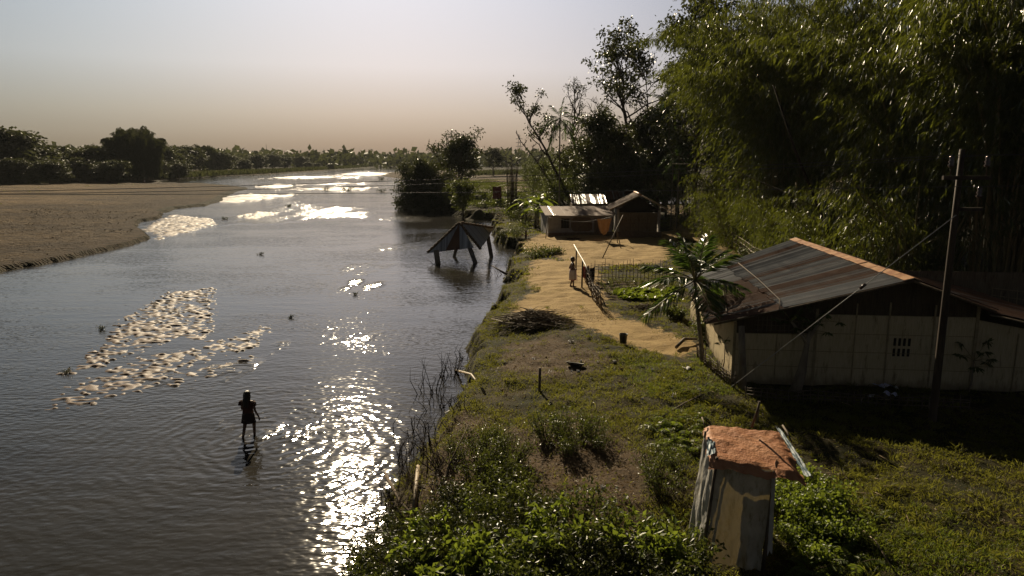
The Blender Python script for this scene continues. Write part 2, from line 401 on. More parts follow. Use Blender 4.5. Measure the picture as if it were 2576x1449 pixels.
# wide land: rows further and further apart to the horizon
yy = np.concatenate([np.arange(-10, 30, 2.0), np.arange(30, 130, .6), 130 * (9000 / 130) ** np.linspace(0, 1, 190)])
tt = np.linspace(-1, 1, 521)
Y2 = np.repeat(yy[:, None], len(tt), 1); X2 = tt[None, :] * (np.maximum(Y2, 0) * 1.15 + 75)
Z2, D2, RT2 = terrain(X2, Y2)
nearbox = (X2 > -5.6) & (X2 < 29.6) & (Y2 > 5.4) & (Y2 < 91.5)
nearbox = nearbox | ((X2 > -73.5) & (X2 < -12.5) & (Y2 > 42.6) & (Y2 < 111.4) & ~RT2)
Z2 = np.where(nearbox, np.minimum(Z2, 5) - .35, Z2)
d2 = np.where(RT2, np.maximum(dirtmask(X2, Y2), .45 * (Y2 > 130) * (Y2 < 300)), ss(0, 3, D2) * (1 - ss(70, 130, D2 + (fbm(X2 * .02, Y2 * .05, 4) - .5) * 60)))
d2 = d2 + np.where(RT2 & (Y2 > 100), (fbm(X2 * .05, Y2 * .05, 14) - .5) * 1.2, 0)
d2 = np.where((Y2 > 250) & RT2 & (X2 < 2), .9, d2); d2 = np.where(Y2 > 520, .15, d2)
wet = np.where(RT2, 0, (1 - ss(10, 42, D2 + (fbm(X2 * .04, Y2 * .1, 24) - .5) * 30)) * .8) + np.where(RT2, 0, ss(.52, .64, fbm(X2 * .05, Y2 * .22, 25)) * .7)
wet = np.where((Y2 > 250) & RT2 & (X2 < 2), .7, wet)
o = grid_obj('sandbank', X2, Y2, Z2, M['sand'], {'dirt': d2, 'wet': np.clip(wet, 0, 1)}); tag(o, kind='structure')

# ------------------------------------------------------------------ water
yy = 4 * (2600 / 4) ** np.linspace(0, 1, 620); tt = np.linspace(-1, 1, 521)
Y3 = np.repeat(yy[:, None], len(tt), 1); X3 = tt[None, :] * (Y3 * .95 + 10)
RIP = [([(585, 552), (640, 530), (760, 508), (850, 520), (925, 520), (915, 545), (700, 560), (625, 558)], 1.0), ([(760, 463), (850, 458), (990, 462), (985, 466), (800, 468)], .9),
       ([(800, 449), (860, 441), (985, 446), (900, 451)], .9), ([(860, 434), (930, 430), (960, 434), (900, 437)], .9), ([(880, 482), (1000, 484), (960, 488), (890, 486)], .8), ([(350, 570), (410, 535), (500, 545), (540, 560), (400, 600)], .8),
       ([(555, 495), (600, 486), (720, 492), (700, 505), (560, 510)], .6), ([(485, 462), (600, 450), (690, 462), (620, 468)], .5), ([(1180, 416), (1290, 414), (1300, 419), (1190, 420)], 1.0),
       ([(960, 618), (1040, 612), (1080, 622), (1020, 632), (970, 630)], 1.3), ([(870, 712), (935, 705), (945, 725), (895, 732)], 1.0), ([(830, 670), (960, 655), (970, 690), (850, 695)], .35), ([(980, 545), (1060, 540), (1060, 556), (985, 552)], .6),
       ([(560, 1070), (720, 1060), (740, 1100), (640, 1120), (560, 1100)], .5), ([(420, 960), (640, 900), (790, 850), (720, 880), (560, 940)], .45), ([(840, 850), (960, 830), (960, 860), (850, 870)], .35)]
rip = np.zeros(X3.shape)
nz = np.where(Y3 > 60, fbm(X3 * .35, Y3 * .09, 33, 5), fbm(X3 * 1.1, Y3 * .5, 31, 4))
for pts, a in RIP:
    P = W(pts, 0); sc = max(.3, min(4, 0.012 * abs(np.mean([p[1] for p in P]))))
    rip = np.maximum(rip, a * ss(-sc, sc, sdpoly(X3, Y3, P) + (nz - .52) * sc * 13)) if sc < .6 else np.maximum(rip, a * ss(-1.5 * sc, 3 * sc, sdpoly(X3, Y3, P) + (nz - .5) * sc * 12))
rip = rip * np.where(Y3 > 60, .35 + .65 * ss(.34, .52, fbm(X3 * .45, Y3 * .11, 37, 4)), 1)
o = grid_obj('river', X3, Y3, np.zeros(X3.shape), M['water'], {'ripple': rip}); tag(o, kind='structure')
# wet sand bars just breaking the surface, cut into lumps by the current
BARS = [[(165, 940), (240, 880), (330, 790), (430, 735), (535, 725), (535, 800), (520, 860), (440, 855), (300, 900), (200, 940)], [(125, 1030), (180, 970), (330, 905), (520, 870), (680, 815), (650, 870), (480, 920), (370, 980), (200, 1020)],
        [(415, 955), (500, 930), (640, 895), (560, 935), (440, 968)], [(360, 575), (430, 540), (530, 550), (540, 566), (400, 603)], [(555, 498), (620, 487), (730, 492), (640, 505), (560, 509)],
        [(590, 545), (650, 532), (700, 535), (640, 552)], [(690, 447), (760, 443), (850, 445), (760, 450)], [(740, 474), (830, 470), (930, 474), (830, 479)], [(640, 470), (700, 463), (750, 467), (690, 473)], [(860, 438), (930, 434), (1000, 438), (930, 442)]]
for bi, b in enumerate(BARS):
    P = W(b, 0); x0 = min(p[0] for p in P) - 1; x1 = max(p[0] for p in P) + 1; y0 = min(p[1] for p in P) - 1; y1 = max(p[1] for p in P) + 1
    st = .06 if y0 < 50 else .16 if y0 < 120 else .55
    xb, yb = np.meshgrid(np.arange(x0, x1, st), np.arange(y0, y1, st))
    m = sdpoly(xb, yb, P); q = 1 if y0 < 50 else .6 if y0 < 120 else .16
    lump = .72 * vnoise(xb * 4.6 * q, yb * 6.2 * q, 50 + bi) + .28 * fbm(xb * .9, yb * .9, 60 + bi)
    zb = (lump - .49) * .17 * q ** -.5 - .10 * ss(.5, -.4, m + (lump - .5) * 1.2)
    zb = np.maximum(zb, -.03)
    o = grid_obj('sandbar', xb, yb, zb, M['wetmud']); tag(o, kind='structure')

# ------------------------------------------------------------------ foliage builders
def leaves_np(name, P, A, L, Wd, mat, parent=None, rng=None, fold=.0, kind=None):
    P = np.asarray(P, float); A = np.asarray(A, float); n = len(P)
    A = A / (np.linalg.norm(A, axis=1, keepdims=True) + 1e-9)
    rng = rng or np.random.default_rng(1)
    r = rng.normal(size=(n, 3)); Sd = np.cross(A, r); Sd /= (np.linalg.norm(Sd, axis=1, keepdims=True) + 1e-9)
    L = np.broadcast_to(np.asarray(L, float), (n,))[:, None]; Wd = np.broadcast_to(np.asarray(Wd, float), (n,))[:, None]
    m = P + A * L * .42
    V = np.stack([P, m + Sd * Wd * .5, P + A * L + np.array([0, 0, -1.0]) * L * fold, m - Sd * Wd * .5], 1).reshape(-1, 3)
    o = link(name, np_mesh(name, V, np.arange(4 * n).reshape(n, 4)), mat, parent)
    if kind: o['kind'] = kind
    return o
def rand_unit(rng, n):
    v = rng.normal(size=(n, 3)); return v / np.linalg.norm(v, axis=1, keepdims=True)

def branch_path(rng, p, d, L, n, wig, up):
    pts = [np.array(p, float)]; d = np.array(d, float)
    for i in range(n):
        d = d + rng.normal(size=3) * wig + np.array([0, 0, up]); d /= np.linalg.norm(d)
        pts.append(pts[-1] + d * L / n)
    return pts, d
def tree(name, label, cat, h, crown, seed, loc=(0, 0, 0), lean=(0, 0), trunk_r=.2, first=.35, limbs=9, spread=.55, leafL=.28, leafW=.14, nleaf=26, blob=.6, mat='leaf_dark',
         bark='bark', group=None, up=.12, twigs=4, drop=.0, ls=1.0, droop=0.0, curve=0.0, rmin=.006):
    """tapered trunk with limbs and twigs; leaves in clumps at the twig ends"""
    rng = np.random.default_rng(seed)
    root = thing(name, label, cat, loc, 0, group)
    tr = MB(); n = 9
    tp = []
    for i in range(n + 1):
        t = i / n
        tp.append(np.array([lean[0] * t ** (1 + curve) * h + rng.normal() * .012 * h * t, lean[1] * t * h + rng.normal() * .012 * h * t, h * .93 * t]))
    tr.tube(tp, [trunk_r * (1.25 if i == 0 else 1) * (1 - .86 * i / n) + .01 for i in range(n + 1)], 7)
    P = []; A = []
    for k in range(limbs):
        t = first + (1 - first) * (k + rng.random() * .8) / limbs; t = min(t, .98)
        i = min(int(t * n), n - 1); f = t * n - i; b = tp[i] * (1 - f) + tp[i + 1] * f
        az = k * 2.4 + rng.random() * 1.2
        prof = math.sin(math.pi * min(1, (.22 + .78 * (t - first) / (1 - first)))) ** .7
        L = crown * (.45 + .75 * prof) * (.75 + .5 * rng.random())
        d = np.array([math.cos(az) * spread * 1.5, math.sin(az) * spread * 1.5, .25 + .6 * t + up])
        lp, dd = branch_path(rng, b, d / np.linalg.norm(d), L, 5, .22, up - droop)
        r0 = trunk_r * (1 - .8 * t) * .5 + .012
        tr.tube(lp, [r0 * (1 - .8 * q / 5) + rmin for q in range(6)], 5)
        for j in range(twigs):
            q = rng.integers(2, 6); az2 = rng.random() * 6.28
            d2 = np.array([math.cos(az2), math.sin(az2), .2 + .5 * rng.random()]) + dd * .8
            tp2, d3 = branch_path(rng, lp[q], d2 / np.linalg.norm(d2), L * (.25 + .3 * rng.random()), 3, .3, up - droop)
            tr.tube(tp2, [max(rmin, r0 * .35), max(rmin, r0 * .25), max(rmin * .8, r0 * .16), rmin * .6], 4)
            if rng.random() < drop: continue
            for c in (tp2[-1], tp2[-2]):
                m = int(nleaf * (.6 + .8 * rng.random()) * (1 if c is tp2[-1] else .6))
                off = rng.normal(size=(m, 3)) * blob * np.array([.55, .55, .36])
                P.append(c + off); A.append(off * .8 / blob + rand_unit(rng, m) * .8 + np.array([0, 0, -.25]))
    tr.build('trunk', M[bark], root)
    if P:
        P = np.concatenate(P); A = np.concatenate(A); k = .7 + .6 * rng.random(len(P))
        leaves_np('crown', P, A, leafL * k * ls, leafW * k * ls, M[mat], root, rng, .15)
    return root
def bamboo(seed, culms=42, h=17, base=1.5, arch=5.0, loc=(0, 0, 0), label='', group=None, dens=2, ll=.27, mat='leaf_bamboo', low=.16, bias=(0, 0), name='bamboo_clump'):
    rng = np.random.default_rng(seed)
    root = thing(name, label, 'bamboo', loc, 0, group)
    tr = MB(); P = []; A = []; LL = []
    for c in range(culms):
        az = rng.random() * 6.28; r = base * math.sqrt(rng.random())
        b = np.array([math.cos(az) * r, math.sin(az) * r, 0])
        out = np.array([math.cos(az) + bias[0], math.sin(az) + bias[1], 0]) + rng.normal(size=3) * .35; out[2] = 0; out /= max(.3, np.linalg.norm(out))
        H = h * (.62 + .42 * rng.random()); ar = arch * (.35 + .9 * rng.random()) * H / h
        path = []
        for i in range(11):
            t = i / 10
            path.append(b + out * ar * t ** 2.3 + np.array([0, 0, H * (t - .22 * t ** 4 * min(1.6, ar / 4))]))
        tr.tube(path, [.055 * (1 - .85 * i / 10) + .006 for i in range(11)], 5, False)
        tl = np.linspace(low + .2 * rng.random(), 1, int(H / .5))
        for t in tl:
            i = min(int(t * 10), 9); f = t * 10 - i; p = path[i] * (1 - f) + path[i + 1] * f
            for s in range(dens):
                a2 = rng.random() * 6.28; d = np.array([math.cos(a2), math.sin(a2), .15 - .5 * rng.random()]) + out * .35
                L = (.7 + 1.7 * rng.random()) * (.55 + .45 * math.sin(math.pi * min(1, t * 1.1)))
                m = rng.integers(9, 18); q = .35 + .65 * rng.random(m) ** .8
                pos = p + d * (q * L)[:, None] + np.array([0, 0, -.32]) * ((q * L) ** 2)[:, None]
                P.append(pos + rng.normal(size=(m, 3)) * .10)
                A.append(d * .45 + rand_unit(rng, m) * .55 + np.array([0, 0, -.75]))
    tr.build('culms', M['culm'], root)
    P = np.concatenate(P); A = np.concatenate(A); k = .65 + .7 * rng.random(len(P))
    leaves_np('foliage', P, A, ll * k, ll * .165 * k, M[mat], root, rng, .12)
    return root
def shrub(name, label, cat, r, h, seed, leafL=.1, leafW=.05, n=900, mat='leaf_mid', stems=9, group=None, loc=(0, 0, 0), top=.3, bark='twig'):
    rng = np.random.default_rng(seed); root = thing(name, label, cat, loc, 0, group)
    tr = MB(); P = []; A = []
    for s in range(stems):
        az = rng.random() * 6.28; o = np.array([math.cos(az), math.sin(az), 0]) * r * .35 * rng.random()
        d = np.array([math.cos(az) * r * (.3 + .7 * rng.random()), math.sin(az) * r * (.3 + .7 * rng.random()), h * (.55 + .5 * rng.random())])
        path = [o + d * t + np.array([0, 0, .0]) + rng.normal(size=3) * .03 * r * (t > 0) for t in (0, .3, .6, .85, 1)]
        tr.tube(path, [.014, .012, .009, .007, .004], 4, False)
        m = n // stems; t = rng.random(m) ** .7 * (1 - top * .2) + top * .2
        pos = o + d * t[:, None] + rng.normal(size=(m, 3)) * r * .2 * np.array([1, 1, .6])
        pos[:, 2] = np.maximum(pos[:, 2], .02)
        P.append(pos); A.append(rand_unit(rng, m) + np.array([0, 0, .25]))
    tr.build('stems', M[bark], root)
    P = np.concatenate(P); A = np.concatenate(A); k = .6 + .8 * rng.random(len(P))
    leaves_np('leaves', P, A, leafL * k, leafW * k, M[mat], root, rng, .2)
    return root
def fern(seed, label, group, r=.5, fronds=11, mat='leaf_bright'):
    rng = np.random.default_rng(seed); root = thing('fern', label, 'fern', (0, 0, 0), 0, group)
    P = []; A = []; LL = []
    st = MB()
    for f in range(fronds):
        az = f * 2.4 + rng.random(); d = np.array([math.cos(az), math.sin(az), 0]); sd = np.array([-d[1], d[0], 0]); L = r * (.7 + .6 * rng.random())
        path = [d * L * t + np.array([0, 0, L * (1.1 * t - 1.0 * t * t)]) for t in np.linspace(0, 1, 6)]
        st.tube(path, .004, 3, False)
        for i in range(16):
            t = .12 + .86 * i / 16; p = d * L * t + np.array([0, 0, L * (1.1 * t - 1.0 * t * t)])
            for s in (-1, 1):
                P.append(p); A.append(sd * s + d * .35 + np.array([0, 0, -.15])); LL.append(L * .28 * (1 - .75 * t) + .02)
    st.build('stems', M['twig'], root)
    LL = np.array(LL); leaves_np('fronds', P, A, LL, LL * .26, M[mat], root, rng, .1)
    return root
def palm_fronds(rng, count, L, parent, mat, updeg=(75, -25), leaflet=.55, wd=.05, nl=26, crown=(0, 0, 0), DROOP=.55, hang=.25):
    for f in range(count):
        el = R(updeg[0] + (updeg[1] - updeg[0]) * (f / max(1, count - 1)) + rng.normal() * 6); az = f * 2.4 + rng.random() * .5
        d = np.array([math.cos(az) * math.cos(el), math.sin(az) * math.cos(el), math.sin(el)]); Lf = L * (.85 + .3 * rng.random())
        hz = np.array([math.cos(az), math.sin(az), 0]); sd = np.array([-hz[1], hz[0], 0])
        pp = lambda t: np.array(crown) + d * Lf * t + hz * .10 * Lf * t * t + np.array([0, 0, -DROOP * Lf * t ** 2.2 * math.cos(el * .85)])
        mb = MB(); mb.tube([pp(t) for t in np.linspace(0, 1, 8)], [.028 * (1 - .85 * t) + .004 for t in np.linspace(0, 1, 8)], 5, False)
        o = mb.build('frond', M['culm'], parent)
        P = []; A = []; LL = []
        for i in range(nl):
            t = .2 + .8 * i / nl; q = pp(t); tg = pp(min(1, t + .02)) - pp(t - .02); tg /= np.linalg.norm(tg)
            for s in (-1, 1):
                P.append(q); A.append(sd * s * .75 + tg * .75 + np.array([0, 0, -.4 * hang - hang * rng.random()]) + rng.normal(size=3) * .06); LL.append(leaflet * (.45 + .75 * math.sin(math.pi * min(.95, .15 + t * .78))))
        LL = np.array(LL); leaves_np('leaflets', P, A, LL, wd, M[mat], o, rng, .22)
def palm(name, label, top, base, L=2.0, count=15, seed=1, group=None, r=.085, leaflet=.55, wd=.055, nl=26, updeg=(82, -35), DROOP=.55, hang=.25):
    rng = np.random.default_rng(seed); root = thing(name, label, 'palm', base, 0, group)
    t = Vector(top) - Vector(base); mb = MB()
    path = [t * (i / 8) + Vector((math.sin(i * .7) * .02, 0, 0)) for i in range(9)]
    mb.tube(path, [r * (1.35 if i == 0 else 1 - .03 * i) for i in range(9)], 10)
    for i in range(1, 26):
        c = t * (i / 26); mb.lathe([(r * 1.0, -.012), (r * 1.06, 0), (r * 1.0, .012)], 10, c)
    mb.build('trunk', M['bark_pale'], root)
    palm_fronds(rng, count, L, root, 'leaf_palm', updeg, leaflet, wd, nl, tuple(t), DROOP, hang)
    return root
def banana(label, loc, h, seed, group=None):
    rng = np.random.default_rng(seed); root = thing('banana_plant', label, 'banana plant', loc, 0, group)
    mb = MB()
    for k in range(3):
        o = Vector((rng.normal() * .35, rng.normal() * .35, 0)) * (k > 0); hh = h * (.5 - .1 * k)
        mb.tube([o, o + Vector((.04, 0, hh * .5)), o + Vector((.08, .02, hh))], [.14, .11, .07], 8)
    mb.build('stem', M['culm'], root)
    for k in range(9):
        az = k * 2.4 + rng.random(); L = h * .5 * (.7 + .5 * rng.random()); el = R(72 - k * 8)
        hz = Vector((math.cos(az), math.sin(az), 0)); sd = Vector((-hz.y, hz.x, 0)); b = Vector((.08, .02, h * .47))
        V = []; F = []
        for i in range(9):
            t = i / 8; p = b + hz * (L * t * math.cos(el) + L * .35 * t * t) + Vector((0, 0, L * (math.sin(el) * t - .75 * t ** 2.4)))
            ww = L * .15 * math.sin(math.pi * min(1, .06 + t * .94)) ** .6 * (.85 + .3 * rng.random())
            V += [p - sd * ww + Vector((0, 0, ww * .4)), p, p + sd * ww + Vector((0, 0, ww * .4))]
        for i in range(8):
            F += [(i * 3, i * 3 + 1, i * 3 + 4, i * 3 + 3), (i * 3 + 1, i * 3 + 2, i * 3 + 5, i * 3 + 4)]
        lf = MB(); lf.add(V, F); lf.build('leaf', M['leaf_bright'], root)
    return root
def papaya(label, base, h, lean, seed, crown=.9, n=10, trunk=True, r=.09, fork=0):
    rng = np.random.default_rng(seed); root = thing('papaya_tree', label, 'papaya tree', base)
    mb = MB(); top = Vector((lean[0], lean[1], h))
    mb.tube([(0, 0, 0), top * .35 + Vector((.05, 0, 0)), top * .7 + Vector((.02, 0, 0)), top], [r * 1.3, r, r * .6, r * .35], 8)
    heads = [top]
    for k in range(fork):
        q = top + Vector((-.55 + .9 * k, .1, .25 + .2 * rng.random())); mb.tube([top * .8, top * .9 + (q - top) * .4, q], [r * .45, r * .35, r * .25], 6); heads.append(q)
    mb.build('trunk', M['bark_pale'], root)
    P = []; A = []; st = MB()
    for hd in heads:
        for k in range(n):
            az = k * 2.4; el = R(60 - 80 * k / n); d = Vector((math.cos(az) * math.cos(el), math.sin(az) * math.cos(el), math.sin(el))); L = crown * (.55 + .4 * rng.random())
            tip = hd + d * L; st.tube([hd, hd + d * L * .5 + Vector((0, 0, .03)), tip], .008, 4, False)
            for j in range(9):
                a = (j / 8 - .5) * 4.2; side = d.cross(Vector((0, 0, 1))).normalized(); dd = d * math.cos(a) + side * math.sin(a) + Vector((0, 0, -.35))
                for s in (.0, .45): P.append(tip + dd * crown * .12 * s * 2); A.append(dd + Vector((rng.normal() * .2, rng.normal() * .2, 0)))
    st.build('stalks', M['culm'], root)
    leaves_np('leaves', [tuple(p) for p in P], [tuple(a) for a in A], crown * .24, crown * .09, M['leaf_mid'], root, rng, .2)
    return root

# ------------------------------------------------------------------ bamboo grove along the path
BG = 'bamboo clumps of the grove beside the path'
bp = [bamboo(11, 46, 21, 1.6, 6.2, ll=.36, low=.26, label='tall bamboo clump arching over the path'), bamboo(12, 44, 19.5, 1.8, 5.6, ll=.34, low=.26, label='x'), bamboo(13, 48, 22.5, 1.5, 7.4, ll=.36, low=.26, label='x', bias=(-.55, 0))]
spots = [(25.5, 84, 0, 1.38), (24.5, 74, 1, 1.36), (21.8, 63, 2, 1.22), (21.4, 54.5, 2, 1.16), (22.8, 46, 0, 1.05), (22.6, 38.5, 1, 1.06), (23.0, 33, 0, .98), (26.5, 29.5, 2, 1.0), (31, 27.5, 1, 1.05),
         (28, 70, 0, 1.2), (29, 52, 1, 1.2), (30, 41, 0, 1.15), (33, 34, 2, 1.15), (38, 45, 1, 1.25)]
used = set()
rr = random.Random(5)
for i, (x, y, k, s) in enumerate(spots):
    z = 1.15
    lab = 'tall leafy bamboo clump of the grove beyond the path, its culms arching outward'
    if i == 5: lab = 'bamboo clump rising directly behind the rusty ridge of the big shed'
    if i == 6: lab = 'dark bamboo clump behind the right slope of the big shed roof'
    if i == 7: lab = 'dark bamboo clump behind the power pole at the picture edge'
    if k not in used: o = bp[k]; used.add(k); o.location = (x, y, z); o.scale = (s, s, s); o['label'] = lab; o['group'] = BG
    else: o = dup(bp[k], (x, y, z), rr.random() * 6.28 if k != 2 else rr.uniform(-.6, .6), s, lab, BG)
# young bamboo filling the foot of the grove
yb = bamboo(21, 22, 5.2, 1.1, 2.2, label='low young bamboo leafing out at the foot of the grove', group='young bamboo along the path fence', dens=3, ll=.24, low=.05)
ysp = [(18.8, 62, .9), (19.0, 54, 1.0), (18.6, 47, 1.0), (18.0, 42, .95), (17.8, 38, .9), (18.5, 35, 1.0), (20.2, 70, 1.1), (20.0, 78, 1.1), (19.2, 50, .8), (18.2, 58, .7), (19.4, 44, 1.2), (19.6, 39, 1.3), (20.2, 34.5, 1.3), (19.8, 57, 1.2), (20.4, 66, 1.3)]
for i, (x, y, s) in enumerate(ysp):
    if i == 0: yb.location = (x, y, 1.15)
    else: dup(yb, (x, y, 1.15), i * 1.3, s)
M['darkbark'] = mat_basic('shade toned bark', (.016, .012, .008), (.035, .026, .018), .95, 5, .3, (1, 1, .3), .1)  # shade put into the colour so the leaning trunk looks less lit
# one bare culm bent down over the path, and the stout leaning one
mb = MB(); mb.tube([aty(2120, 560, 40), aty(2050, 520, 42), aty(1960, 478, 44), aty(1860, 435, 46), aty(1760, 413, 48), aty(1690, 412, 50)], [.05, .045, .035, .025, .016, .008], 6)
o = mb.build('bent_bamboo_culm', M['bark'], None); tag(o, 'dry bamboo culm bent over sideways out of the grove, sheaths still hanging on it', 'bamboo culm')
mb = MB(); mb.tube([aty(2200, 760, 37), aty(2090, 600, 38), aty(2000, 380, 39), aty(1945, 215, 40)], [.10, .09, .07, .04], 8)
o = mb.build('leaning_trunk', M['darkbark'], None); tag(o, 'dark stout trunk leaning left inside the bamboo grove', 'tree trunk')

# ------------------------------------------------------------------ trees behind the houses
def put(o, U, y, z=1.15):
    p = aty(U, 600, y); o.location = (p.x, y, z); return o
put(tree('tree', 'half bare tree leaning hard to the left over the field, leaf clumps along it', 'tree', 16.5, 2.6, 3, lean=(-.48, 0), trunk_r=.24, first=.42, limbs=13, spread=.5, leafL=.32, leafW=.2, nleaf=20, blob=.55, drop=.2, curve=.25, rmin=.028), 1440, 95)
put(tree('tree', 'thin bare trunk leaning left, leafless, in front of the transmission tower', 'tree', 11.5, 1.1, 4, lean=(-.62, 0), trunk_r=.15, first=.5, limbs=8, spread=.3, nleaf=0, drop=1, curve=.1, rmin=.028), 1430, 96)
put(tree('tree', 'slender upright tree almost leafless, standing alone between palm and taller trees', 'tree', 18, 2.4, 5, trunk_r=.2, first=.40, limbs=20, spread=.28, leafL=.2, leafW=.12, nleaf=9, blob=.4, drop=.25, up=.2, twigs=5, rmin=.028), 1440, 100)
put(tree('tree', 'tallest open tree with flat leaf pads high above the gable house', 'tree', 21.0, 5.6, 6, lean=(-.13, 0), trunk_r=.34, first=.50, limbs=20, spread=.66, leafL=.36, leafW=.24, nleaf=44, blob=.75, drop=.15, up=.05, twigs=5, rmin=.03), 1598, 96)
put(tree('tree', 'thin straight tree with a narrow drooping crown next to the tallest tree', 'tree', 20.2, 2.2, 7, trunk_r=.2, first=.4, limbs=20, spread=.35, leafL=.26, leafW=.16, nleaf=14, blob=.5, drop=.2, up=.1, droop=.12, rmin=.028), 1618, 98)
put(tree('tree', 'bare grey tree with fine twigs rising behind the dark round crowns', 'tree', 16.5, 3.0, 8, lean=(-.05, 0), trunk_r=.2, first=.4, limbs=14, spread=.5, nleaf=0, drop=1, twigs=7, rmin=.028), 1515, 108)
put(tree('tree', 'bare twiggy tree low beside the slender one', 'tree', 12.5, 2.2, 18, trunk_r=.14, first=.35, limbs=14, spread=.4, nleaf=0, drop=1, twigs=7, rmin=.028), 1478, 112)
dt = tree('tree', 'dark round leafy tree in the mass behind the tin roofed houses', 'tree', 11.5, 3.3, 9, trunk_r=.24, first=.16, limbs=26, spread=.6, leafL=.32, leafW=.17, nleaf=46, blob=.75, twigs=5, mat='leaf_dark', group='dark leafy trees behind the houses')
put(dt, 1500, 92)
for i, (U, y, s) in enumerate([(1560, 96, 1.08), (1625, 90, 1.05), (1535, 104, 1.2), (1600, 88, .8), (1470, 98, .85), (1650, 84, .9), (1700, 92, 1.1), (1430, 108, .66), (1480, 86, .55), (1545, 88, .72), (1665, 98, 1.25), (1395, 118, .6)]):
    p = aty(U, 600, y); dup(dt, (p.x, y, 1.15), i * 1.1 + 1, (s * .95, s * .95, s * .80 * (1 + .15 * math.sin(i * 2))))
lt = tree('tree', 'tall round leafed tree at the edge of the bamboo grove', 'tree', 23.5, 4.4, 10, trunk_r=.28, first=.25, limbs=26, spread=.55, leafL=.34, leafW=.24, nleaf=34, blob=.8, twigs=5, mat='leaf_dark')
put(lt, 1742, 76)
pa = palm('areca_palm', 'slim palm with a shaggy crown standing left of the dark trees', (0, 0, 12.0), (0, 0, 0), L=2.6, count=15, seed=3, r=.1, leaflet=.7, wd=.09, nl=18, updeg=(75, -65)); put(pa, 1405, 88)
pb = dup(pa, (0, 0, 1.15), 2.1, 1.15, 'areca palm against the left flank of the bamboo grove'); put(pb, 1672, 88)
for i, (U, y, s, lab) in enumerate([(1685, 78, .62, 'thin palm trunk beside the gable house, nearer the house'), (1700, 74, .6, 'thin palm trunk beside the path, right of the gable house'), (1720, 86, .7, 'thin palm beyond the path at the grove edge')]):
    p = aty(U, 600, y); dup(pa, (p.x, y, 1.15), i * 1.7, (s, s, s), lab)
bush_mid = tree('bush', 'soft olive bush beside the field', 'bush', 5.5, 2.3, 14, trunk_r=.1, first=.05, limbs=26, spread=.7, leafL=.22, leafW=.08, nleaf=40, blob=.6, twigs=5, mat='leaf_mid', group='olive bushes between field and houses')
put(bush_mid, 1370, 118)
for i, (U, y, s) in enumerate([(1430, 108, 1.25), (1400, 96, .85), (1450, 92, .9), (1375, 100, .6), (1340, 150, .9), (1330, 190, 1.0)]):
    p = aty(U, 600, y); dup(bush_mid, (p.x, y, 1.1), i * 1.4, s)
for i, (U, y, h, lab) in enumerate([(1322, 80, 4.4, 'banana plant left of the white house'), (1345, 76, 3.6, 'banana plant touching the corner of the white house'), (1352, 84, 4.8, 'banana plant behind the white house corner'), (1640, 86, 4.0, 'banana plant behind the gable house'), (1510, 84, 4.0, 'banana plant above the silver tin roof')]):
    p = aty(U, 600, y); banana(lab, (p.x, y, 1.15), h, 30 + i)
# river edge bush and small tree
rb = tree('bush', 'big dark bush hanging over the water at the river bend', 'bush', 7.6, 4.6, 15, trunk_r=.16, first=.02, limbs=44, spread=.9, leafL=.40, leafW=.25, nleaf=56, blob=.95, twigs=5, mat='leaf_dark', up=.02, droop=.05)
p = at(1068, 508, .5); rb.location = (p.x + 1.0, 122, .2); rb.scale = (.72, .72, .84)
rt = tree('tree', 'small round tree with a short dark trunk behind the river bush', 'tree', 9.0, 4.2, 16, trunk_r=.28, first=.28, limbs=30, spread=.6, leafL=.38, leafW=.24, nleaf=40, blob=.8, twigs=5, mat='leaf_dark', droop=.03)
p = aty(1155, 490, 140); rt.location = (p.x, 140, .9)
sb = tree('bush', 'low bush rooted in the water on a short stump below the river tree', 'bush', 4.3, 1.7, 17, trunk_r=.14, first=.3, limbs=18, spread=.7, leafL=.3, leafW=.15, nleaf=30, blob=.6, twigs=4, mat='leaf_mid')
p = at(1165, 553, 0); sb.location = (p.x, p.y, 0)
for k_, (u_, y_, s_, lab_) in enumerate([(1046, 120, .44, 'low dark bush at the water side foot of the big river bush'), (1098, 119, .5, 'low dark bush at the landward foot of the big river bush')]):
    p = aty(u_, 520, y_); dup(rb, (p.x, y_, .1), 1.3 + k_, s_, lab_)
s2 = dup(rb, (0, 0, .6), 2, .45, 'low dark bush on the bank right of the river bush'); p = aty(1118, 520, 118); s2.location = (p.x, 118, .5)
s3 = dup(sb, (0, 0, .6), 2, .7, 'pale low bush on the bank below the river tree'); p = aty(1135, 520, 114); s3.location = (p.x, 114, .3)
st = tree('tree', 'small dark tree alone in the far field near the water', 'tree', 9, 4, 19, trunk_r=.3, first=.3, limbs=18, spread=.9, leafL=.6, leafW=.4, nleaf=30, blob=1.0, mat='leaf_far'); p = aty(1240, 418, 330); st.location = (p.x, 330, .8)
# dead leaf-stripped column in the field
mb = MB(); q = random.Random(3)
for k in range(26):
    a = q.random() * 6.28; r0 = .7 * q.random(); mb.tube([(r0 * math.cos(a), r0 * math.sin(a), 0), (r0 * 1.1 * math.cos(a), r0 * 1.1 * math.sin(a), 3 + 2 * q.random()), (r0 * 1.6 * math.cos(a), r0 * 1.6 * math.sin(a), 6 + 2.6 * q.random())], [.05, .04, .012], 4)
o = mb.build('bamboo_stump', M['twig']); p = aty(1287, 545, 92); o.location = (p.x, 92, 1.0); tag(o, 'dead bamboo stump of bare upright canes at the field edge', 'stump')
shr = shrub('bush', 'ragged dark bush at the foot of the dead canes', 'bush', 1.6, 2.6, 71, .25, .12, 1500, 'leaf_dark', 12); shr.location = (p.x + .3, 91, 1.1)

